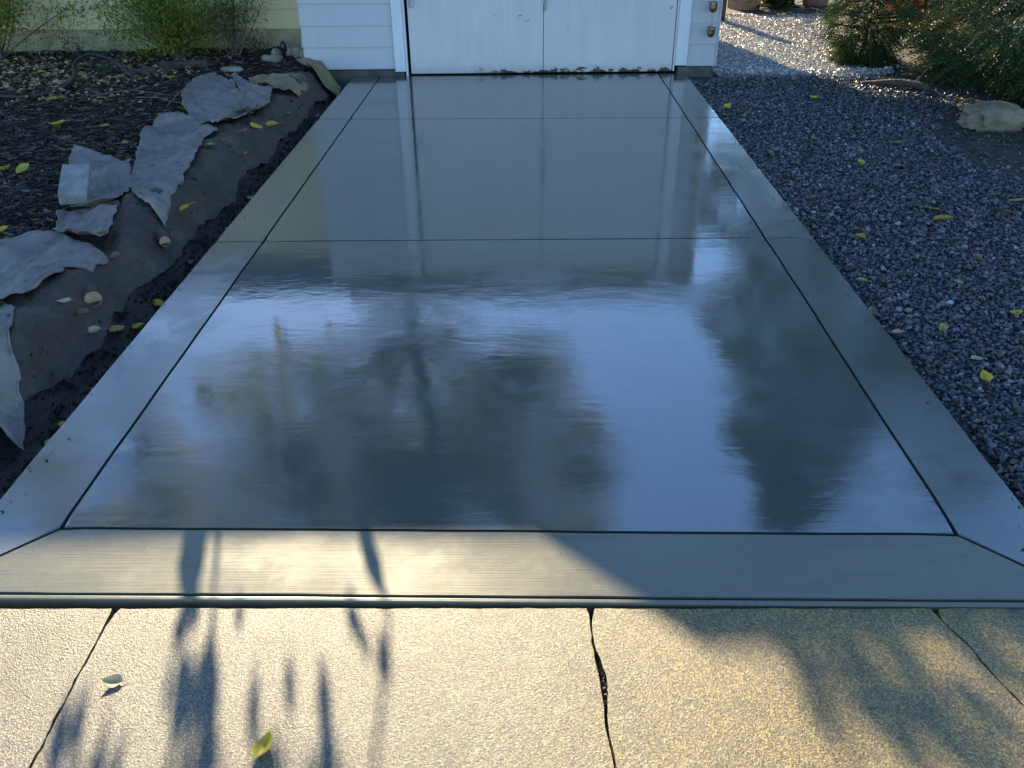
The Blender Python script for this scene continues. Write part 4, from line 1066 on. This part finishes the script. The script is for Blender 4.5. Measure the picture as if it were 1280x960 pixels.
def shoots(name, base, specs, label, seed):
    """slender tree whose top shoots rise above the roof ridge"""
    r = np.random.default_rng(seed); e = empty(name, base); tag(e, label, 'tree')
    B = np.array(base); mbt = MB(); mbt.tube([(0, 0, 0), (.05, 0, 1.2), (0, .05, 2.4), (.03, 0, 3.4)], [.07, .06, .05, .035], 8); mbt.build('trunk', M['bark'], e, True)
    mb = MB(); Ps, Ls = [], []
    for pts, wid, rad in specs:
        w = [np.array((x, base[1]+0.02*i, z))-B for i, (x, z) in enumerate(pts)]
        root = np.array((0.02, 0, 3.3))
        q = smooth_pts([tuple(root)]+[tuple(p) for p in w], 4); mb.tube(q, list(np.linspace(.016, wid, len(q))), 5)
        for p in w:
            nl = int(55*rad/0.04); Ps.append(p + rand_dirs(nl, r)*rad*np.array([0.7, 1.2, .55])*r.random((nl, 1))**.6); Ls.append(r.uniform(.03, .055, nl))
    mb.build('shoots', M['bark'], e, True)
    # leafy crown below the shoots
    nl = 2600; Ps.append(np.array((0, 0, 3.15)) + rand_dirs(nl, r)*np.array([.95, .7, .85])*r.random((nl, 1))**.5); Ls.append(r.uniform(.05, .09, nl))
    P = np.concatenate(Ps); L = np.concatenate(Ls); n = len(P)
    c = np.array([(0.09, 0.12, 0.025), (0.16, 0.16, 0.03)])[r.integers(0, 2, n)]*r.uniform(.7, 1.2, (n, 1))
    V, F, C = leaf_arrays(P, rand_dirs(n, r), rand_dirs(n, r), L, L*.55, c); np_mesh('crown', V, F, M['leaf'], e, col=C)
def long_leaves(P, D, N, L, W, tint, fold=0.1):
    D = D/np.linalg.norm(D, axis=1)[:, None]; S = np.cross(D, N); S /= np.linalg.norm(S, axis=1)[:, None]; N = np.cross(S, D)
    rows = [P]
    for t, w in ((.18, .30), (.38, .5), (.62, .42), (.84, .18)):
        m = P + D*(L*t)[:, None] - N*(L*.10*t*t)[:, None]
        rows += [m + S*(W*w)[:, None] + N*(W*fold*w)[:, None], m - S*(W*w)[:, None] + N*(W*fold*w)[:, None]]
    rows.append(P + D*L[:, None] - N*(L*.10)[:, None])
    V = np.stack(rows, 1).reshape(-1, 3); k = np.arange(len(P))[:, None]*10
    T = [(0, 2, 1), (1, 2, 4), (1, 4, 3), (3, 4, 6), (3, 6, 5), (5, 6, 8), (5, 8, 7), (7, 8, 9)]
    return V, np.concatenate([k+np.array([t]) for t in T], 0), np.repeat(tint, 10, axis=0)
# arching stems of the sparse shrub at the left: they hang over the bed above the picture, mirrored in the slab and shading the walk
ar = np.random.default_rng(77)
main_st = [(-4.95, 8.35, .1), (-5.0, 8.3, 1.1), (-4.2, 7.6, 2.1), (-3.5, 7.15, 2.75), (-2.9, 6.95, 2.95), (-2.4, 6.85, 2.85), (-2.0, 6.8, 2.6)]
q = smooth_pts([tuple(Vector(p)-Vector(b1)) for p in main_st], 6)
MB().tube(q, list(np.linspace(.016, .004, len(q))), 6).build('arching_branch', M['twig'], sparse, True)
main_w = [Vector(p)+Vector(b1) for p in q]
LP, LD, LL, LW = [], [], [], []
def hang(pts, wid, leaves):
    """a drooping twig through pts (top to bottom) with hanging leaves (point, length, width)"""
    top = min(main_w, key=lambda m: (m-Vector(pts[0])).length + max(0, pts[0][2]-m.z)*9)
    qq = smooth_pts([tuple(top-Vector(b1))]+[tuple(Vector(p)-Vector(b1)) for p in pts], 4)
    MB().tube(qq, list(np.linspace(.0055, wid+.001, len(qq))), 4).build('twig', M['twig'], sparse, True)
    for (x, y, z, l, w) in leaves:
        LP.append((x-b1[0], y-b1[1], z-b1[2])); LD.append((ar.normal(0, .12), ar.normal(0, .12), -1)); LL.append(l*1.25); LW.append(w*1.35)
Y0 = 6.8
hang([(-2.26, Y0, 2.3), (-2.285, Y0, 2.06)], .002, [(-2.280, Y0, 2.05, .15, .055), (-2.30, Y0+.01, 2.09, .06, .03), (-2.258, Y0, 2.07, .05, .02)])
hang([(-2.19, Y0, 2.4), (-2.20, Y0, 2.18), (-2.211, Y0, 2.03), (-2.209, Y0, 1.90)], .0065, [(-2.205, Y0, 2.19, .10, .034), (-2.196, Y0, 2.26, .09, .03), (-2.213, Y0, 2.10, .05, .016), (-2.215, Y0, 2.13, .06, .026)])
hang([(-1.98, Y0, 2.4), (-1.85, Y0, 2.2), (-1.765, Y0, 2.03), (-1.818, Y0, 1.91)], .004, [(-1.77, Y0, 2.035, .12, .036), (-1.80, Y0, 2.13, .06, .026), (-1.858, Y0, 2.075, .05, .026), (-1.83, Y0, 2.10, .05, .02)])
hang([(-2.48, Y0, 2.5), (-2.495, Y0, 2.2)], .002, [(-2.49, Y0, 2.205, .075, .024), (-2.523, Y0, 2.23, .085, .03), (-2.47, Y0, 2.3, .09, .03)])
hang([(-2.10, Y0, 2.4), (-2.11, Y0, 2.2)], .002, [(-2.108, Y0, 2.20, .08, .022), (-2.10, Y0, 2.28, .09, .03), (-2.143, Y0, 2.065, .04, .018)])
hang([(-2.02, Y0, 2.4), (-2.025, Y0, 2.17)], .002, [(-2.026, Y0, 2.165, .065, .020), (-2.05, Y0, 2.26, .08, .026)])
hang([(-1.95, Y0, 2.4), (-1.95, Y0, 2.22)], .002, [(-1.948, Y0, 2.185, .085, .026), (-1.956, Y0, 2.26, .10, .034), (-1.975, Y0, 2.30, .10, .03)])
for k in range(10):      # leaves low enough to shade the walk
    gx_ = ar.uniform(-1.15, -0.15); gz = ar.uniform(2.10, 2.32); x = gx_ - .268*5.6
    hang([(x+ar.normal(0, .04), Y0+ar.normal(0, .1), gz+.2), (x, Y0, gz)], .0025, [(x+ar.normal(0, .03), Y0+ar.normal(0, .05), gz+ar.uniform(0, .08), ar.uniform(.05, .09), ar.uniform(.012, .022)) for _ in range(5)])
for k in range(16):      # more drooping twigs higher up, the leafy clump mirrored in the slab
    x = ar.uniform(-3.15, -2.3); yy = 6.8 + ar.normal(0, .12); zt = ar.uniform(2.75, 3.1); zb = ar.uniform(2.32, 2.6)
    lv = [(x+ar.normal(0, .035), yy+ar.normal(0, .035), z, ar.uniform(.05, .10), ar.uniform(.018, .032)) for z in np.linspace(zb, zt, 14)]
    hang([(x+ar.normal(0, .05), yy, zt), (x, yy, zb)], .0015, lv)
nl = len(LP)
cc = np.array([(0.22, 0.24, 0.03), (0.34, 0.32, 0.04), (0.15, 0.19, 0.03)])[ar.integers(0, 3, nl)]*ar.uniform(.7, 1.2, (nl, 1))
V, F, C = long_leaves(np.array(LP), np.array(LD), np.tile(np.array([[0.25, -1.0, 0.1]]), (nl, 1))+ar.normal(0, .25, (nl, 3)), np.array(LL), np.array(LW), cc, 0.12)
np_mesh('hanging_leaves', V, F, M['leaf'], sparse, col=C)
shoots('slender_tree', (-2.25, 13.0, -0.1), [
    ([(-2.45, 4.47), (-2.47, 4.52), (-2.51, 4.575)], .008, .028), ([(-2.34, 4.47), (-2.331, 4.52), (-2.29, 4.57), (-2.28, 4.60)], .010, .034),
    ([(-2.22, 4.47), (-2.20, 4.51), (-2.15, 4.56), (-2.117, 4.60)], .007, .016), ([(-2.06, 4.44), (-2.02, 4.48), (-1.98, 4.53), (-1.95, 4.57)], .014, .035), ([(-2.40, 4.47), (-2.39, 4.55), (-2.36, 4.61)], .006, .02), ([(-2.25, 4.56), (-2.20, 4.62), (-2.16, 4.68)], .008, .03)],
    'slender tree behind the garage, its top shoots above the ridge', 43)

# ------------------------------------------------------------------ fallen leaves, each its own object
def leaf_mesh(seed, mat, name='fallen_leaf'):
    r = random.Random(seed); n = 9; V, F = [], []
    curl = r.uniform(.2, .9); fold = r.uniform(.15, .8); tw_ = r.uniform(-.4, .4)
    for i in range(n):
        t = i/(n-1); w = .34*math.sin(math.pi*t**.8)**.8*(1-.25*t); w = max(w, .006)
        for s in (-1, -.5, 0, .5, 1):
            x = (t-.5); z = curl*(x*x) + fold*w*abs(s) + tw_*s*w*x
            V.append((x, s*w*(1+.06*math.sin(9*t*s+seed)), z))
    for i in range(n-1):
        for k in range(4): F.append((i*5+k, i*5+k+1, (i+1)*5+k+1, (i+1)*5+k))
    st = tube_arrays([(-.5, 0, curl*.25), (-.62, .03, curl*.25+.01), (-.8, .06, curl*.2)], [.014, .012, .010], 4)
    o = len(V); V += st[0]; F += [tuple(i+o for i in f) for f in st[1]]
    me = bpy.data.meshes.new(name); me.from_pydata(V, [], F); me.update(); me.materials.append(mat)
    for p in me.polygons: p.use_smooth = True
    return me
M['yleaf2'] = yellow('golden_fallen_leaf', (0.50, 0.33, 0.045)); M['yleaf3'] = yellow('greenish_yellow_fallen_leaf', (0.52, 0.50, 0.07)); M['yleaf4'] = yellow('browning_yellow_fallen_leaf', (0.48, 0.32, 0.09))
LM = {k: [leaf_mesh(s+i*10, M[m_]) for s, m_ in enumerate(ms)] for i, (k, ms) in enumerate((('yleaf', ('yleaf', 'yleaf2', 'yleaf3', 'yleaf4', 'yleaf')), ('pleaf', ('pleaf', 'tleaf', 'pleaf', 'yleaf4', 'pleaf')), ('tleaf', ('tleaf',)*5)))}
def put_leaf(x, y, z, kind, size, label, group, seed):
    r = random.Random(seed*13+5)
    size *= 1.15; o = link(bpy.data.objects.new('fallen_leaf', LM[kind][(seed*7+seed//3) % 5])); o.scale = (size*r.uniform(.8, 1.15), size*r.uniform(.75, 1.25), size)
    o.location = (x, y, z+size*.02); o.rotation_euler = (r.uniform(-.25, .25), r.uniform(-.25, .25), r.uniform(0, 6.28))
    tag(o, label, 'leaf', group)
GL = [  # on the gravel
 (1.61, 6.88, 'y', .075, 'yellow leaf on gravel close to the far right slab corner'), (2.40, 7.24, 'y', .085, 'yellow leaf on the gravel level with the garage foundation'), (3.01, 8.36, 'y', .085, 'farthest yellow leaf, near the foot of the slim conifer'),
 (2.17, 5.41, 'y', .075, 'yellow leaf alone in the middle of the gravel, level with the boulder'), (2.29, 4.55, 'y', .09, 'upper of two yellow leaves lying close together on gravel'), (2.27, 4.37, 'y', .085, 'lower of two yellow leaves lying close together on gravel'),
 (2.82, 4.67, 'y', .08, 'yellow leaf at the right picture edge below the boulder'), (1.72, 4.10, 'y', .075, 'small yellow leaf on gravel beside the right end of middle joint'), (1.55, 3.56, 'y', .06, 'yellow leaf on gravel hugging the right slab edge'),
 (1.50, 3.27, 'p', .05, 'pale leaf touching the right slab edge'), (1.99, 3.54, 'y', .045, 'small yellow leaf with long stalk amid the gravel'), (2.09, 3.21, 'y', .065, 'bright yellow leaf at the right picture edge, lower gravel'),
 (1.73, 3.10, 'y', .05, 'small curled yellow leaf midway down the near gravel'), (1.73, 2.71, 'y', .065, 'nearest bright yellow leaf lying on the gravel'), (1.76, 2.85, 'p', .05, 'thin pale leaf just above the nearest yellow leaf'),
 (1.49, 2.62, 'p', .03, 'tiny pale leaf against the slab edge on near gravel'), (1.53, 3.08, 'p', .045, 'curled pale leaf near the slab edge on gravel')]
for i, (x, y, k, s, lb) in enumerate(GL): put_leaf(x, y, float(grav_h(x, y))+.018, k+'leaf', s, lb, 'fallen leaves on the gravel', i)
ORD = 'first second third fourth fifth sixth seventh eighth ninth tenth eleventh twelfth thirteenth fourteenth fifteenth sixteenth seventeenth eighteenth nineteenth twentieth twenty-first twenty-second twenty-third twenty-fourth twenty-fifth'.split()
for i, (x, y) in enumerate(sorted(((1.64, 4.71), (2.67, 4.48), (2.39, 5.36), (2.2, 3.81), (1.72, 6.7), (1.64, 7.6), (2.05, 6.0), (2.6, 5.9)), key=lambda q: -q[1])): put_leaf(x, y, float(grav_h(x, y))+.016, 'tleaf', .065, 'small dry tan leaf on the gravel, ' + ORD[i] + ' of these counting from the garage', 'dry tan leaves on the gravel', 50+i)
BL = [
 (-3.61, 6.58, 'y', .10, 'bright yellow leaf on mulch at the edge of leaf litter'), (-3.18, 5.78, 'y', .085, 'pale yellow leaf on open mulch left of two alike'), (-2.87, 5.78, 'y', .07, 'small yellow leaf on mulch above the paver sheet'),
 (-3.03, 4.81, 'y', .085, 'yellow leaf on mulch at the left picture edge'), (-2.91, 4.78, 'y', .09, 'large yellow leaf with stalk on mulch left of the paver'), (-2.57, 3.90, 'y', .06, 'golden leaf on mulch at left edge above near fabric'),
 (-1.95, 3.61, 'y', .075, 'yellow leaf lying on grey fabric in front of the paver'), (-2.50, 6.26, 'y', .08, 'yellow leaf at the corner of the far fabric sheet'), (-2.93, 7.22, 'y', .075, 'yellow leaf on mulch beyond the far fabric sheet'),
 (-1.84, 5.78, 'y', .11, 'bright yellow leaf on top of bank below the fold'), (-1.80, 5.97, 'y', .09, 'yellow leaf on the bank just beyond the bright one'), (-1.80, 4.21, 'y', .10, 'yellow leaf on the bank beside the long fabric sheet'),
 (-2.21, 4.98, 'p', .045, 'tiny pale leaf lying on the long fabric sheet'), (-2.6, 5.46, 'p', .07, 'pale leaf at the left rim of the long fabric sheet'), (-2.85, 5.25, 'p', .065, 'pale leaf at the upper corner of the paver sheet'), (-2.59, 5.84, 'p', .07, 'pale leaf at the top corner of long fabric sheet'), (-1.85, 3.04, 'p', .05, 'pale leaf on the bank in front of the cut log')]
for i, (x, y, k, s, lb) in enumerate(BL):
    on = .075 if 'fabric' in lb and 'lying' in lb else (.05 if -2.15 < x < -1.7 else .022)
    put_leaf(x, y, float(bed_h(x, y))+on, k+'leaf', s, lb, 'fallen leaves on the planting bed', 100+i)
for i, (x, y, k) in enumerate(sorted(((-1.84, 5.5, 't'), (-1.79, 5.3, 'p'), (-1.87, 5.23, 't'), (-1.93, 5.13, 'p'), (-1.70, 5.01, 'p'), (-1.66, 5.75, 'p'), (-1.65, 5.45, 'y'), (-1.66, 5.95, 'p'), (-1.63, 4.9, 'p'), (-1.68, 4.5, 'p'), (-1.85, 4.37, 't'), (-1.64, 4.1, 'y'), (-1.72, 3.97, 't'), (-1.64, 4.28, 'p'), (-1.62, 4.0, 'p'), (-1.66, 3.66, 'p'), (-1.66, 6.6, 'p'), (-1.70, 6.95, 'p'), (-1.78, 6.4, 'p'), (-1.74, 3.17, 'p'), (-1.78, 3.04, 'p'), (-1.81, 3.06, 't'), (-1.66, 2.78, 'p'), (-1.68, 3.14, 't'), (-1.84, 3.5, 'p')), key=lambda q: -q[1])):
    put_leaf(x, y, float(bed_h(x, y))+(.045 if x < -1.72 else .012), k+'leaf', .066, 'small faded ' + {'y': 'yellow', 'p': 'pale', 't': 'tan'}[k] + ' leaf on the soil bank, ' + ORD[i] + ' counting from the garage', 'faded leaves along the bank', 200+i)
for i, (x, y, k, lb) in enumerate(((-1.71, 3.53, 'y', 'curled yellow leaf in the trench right of the cut log'), (-1.72, 3.29, 'y', 'yellow leaf in the trench just below the curled one'), (-1.69, 2.55, 'y', 'yellow leaf in the trench level with the near fabric strip'), (-1.68, 2.43, 'p', 'nearest pale leaf lying in the trench'))):
    put_leaf(x, y, float(bed_h(x, y))+.012, k+'leaf', .065, lb, 'leaves in the trench', 300+i)
put_leaf(-0.96, 1.30, -.005, 'pleaf', .045, 'pale round leaf lying on the sunlit sidewalk, left', 'leaves on the sidewalk', 401)
put_leaf(-0.56, 1.13, -.005, 'yleaf', .052, 'yellow leaf with stalk at the bottom of the sunlit sidewalk', 'leaves on the sidewalk', 403)
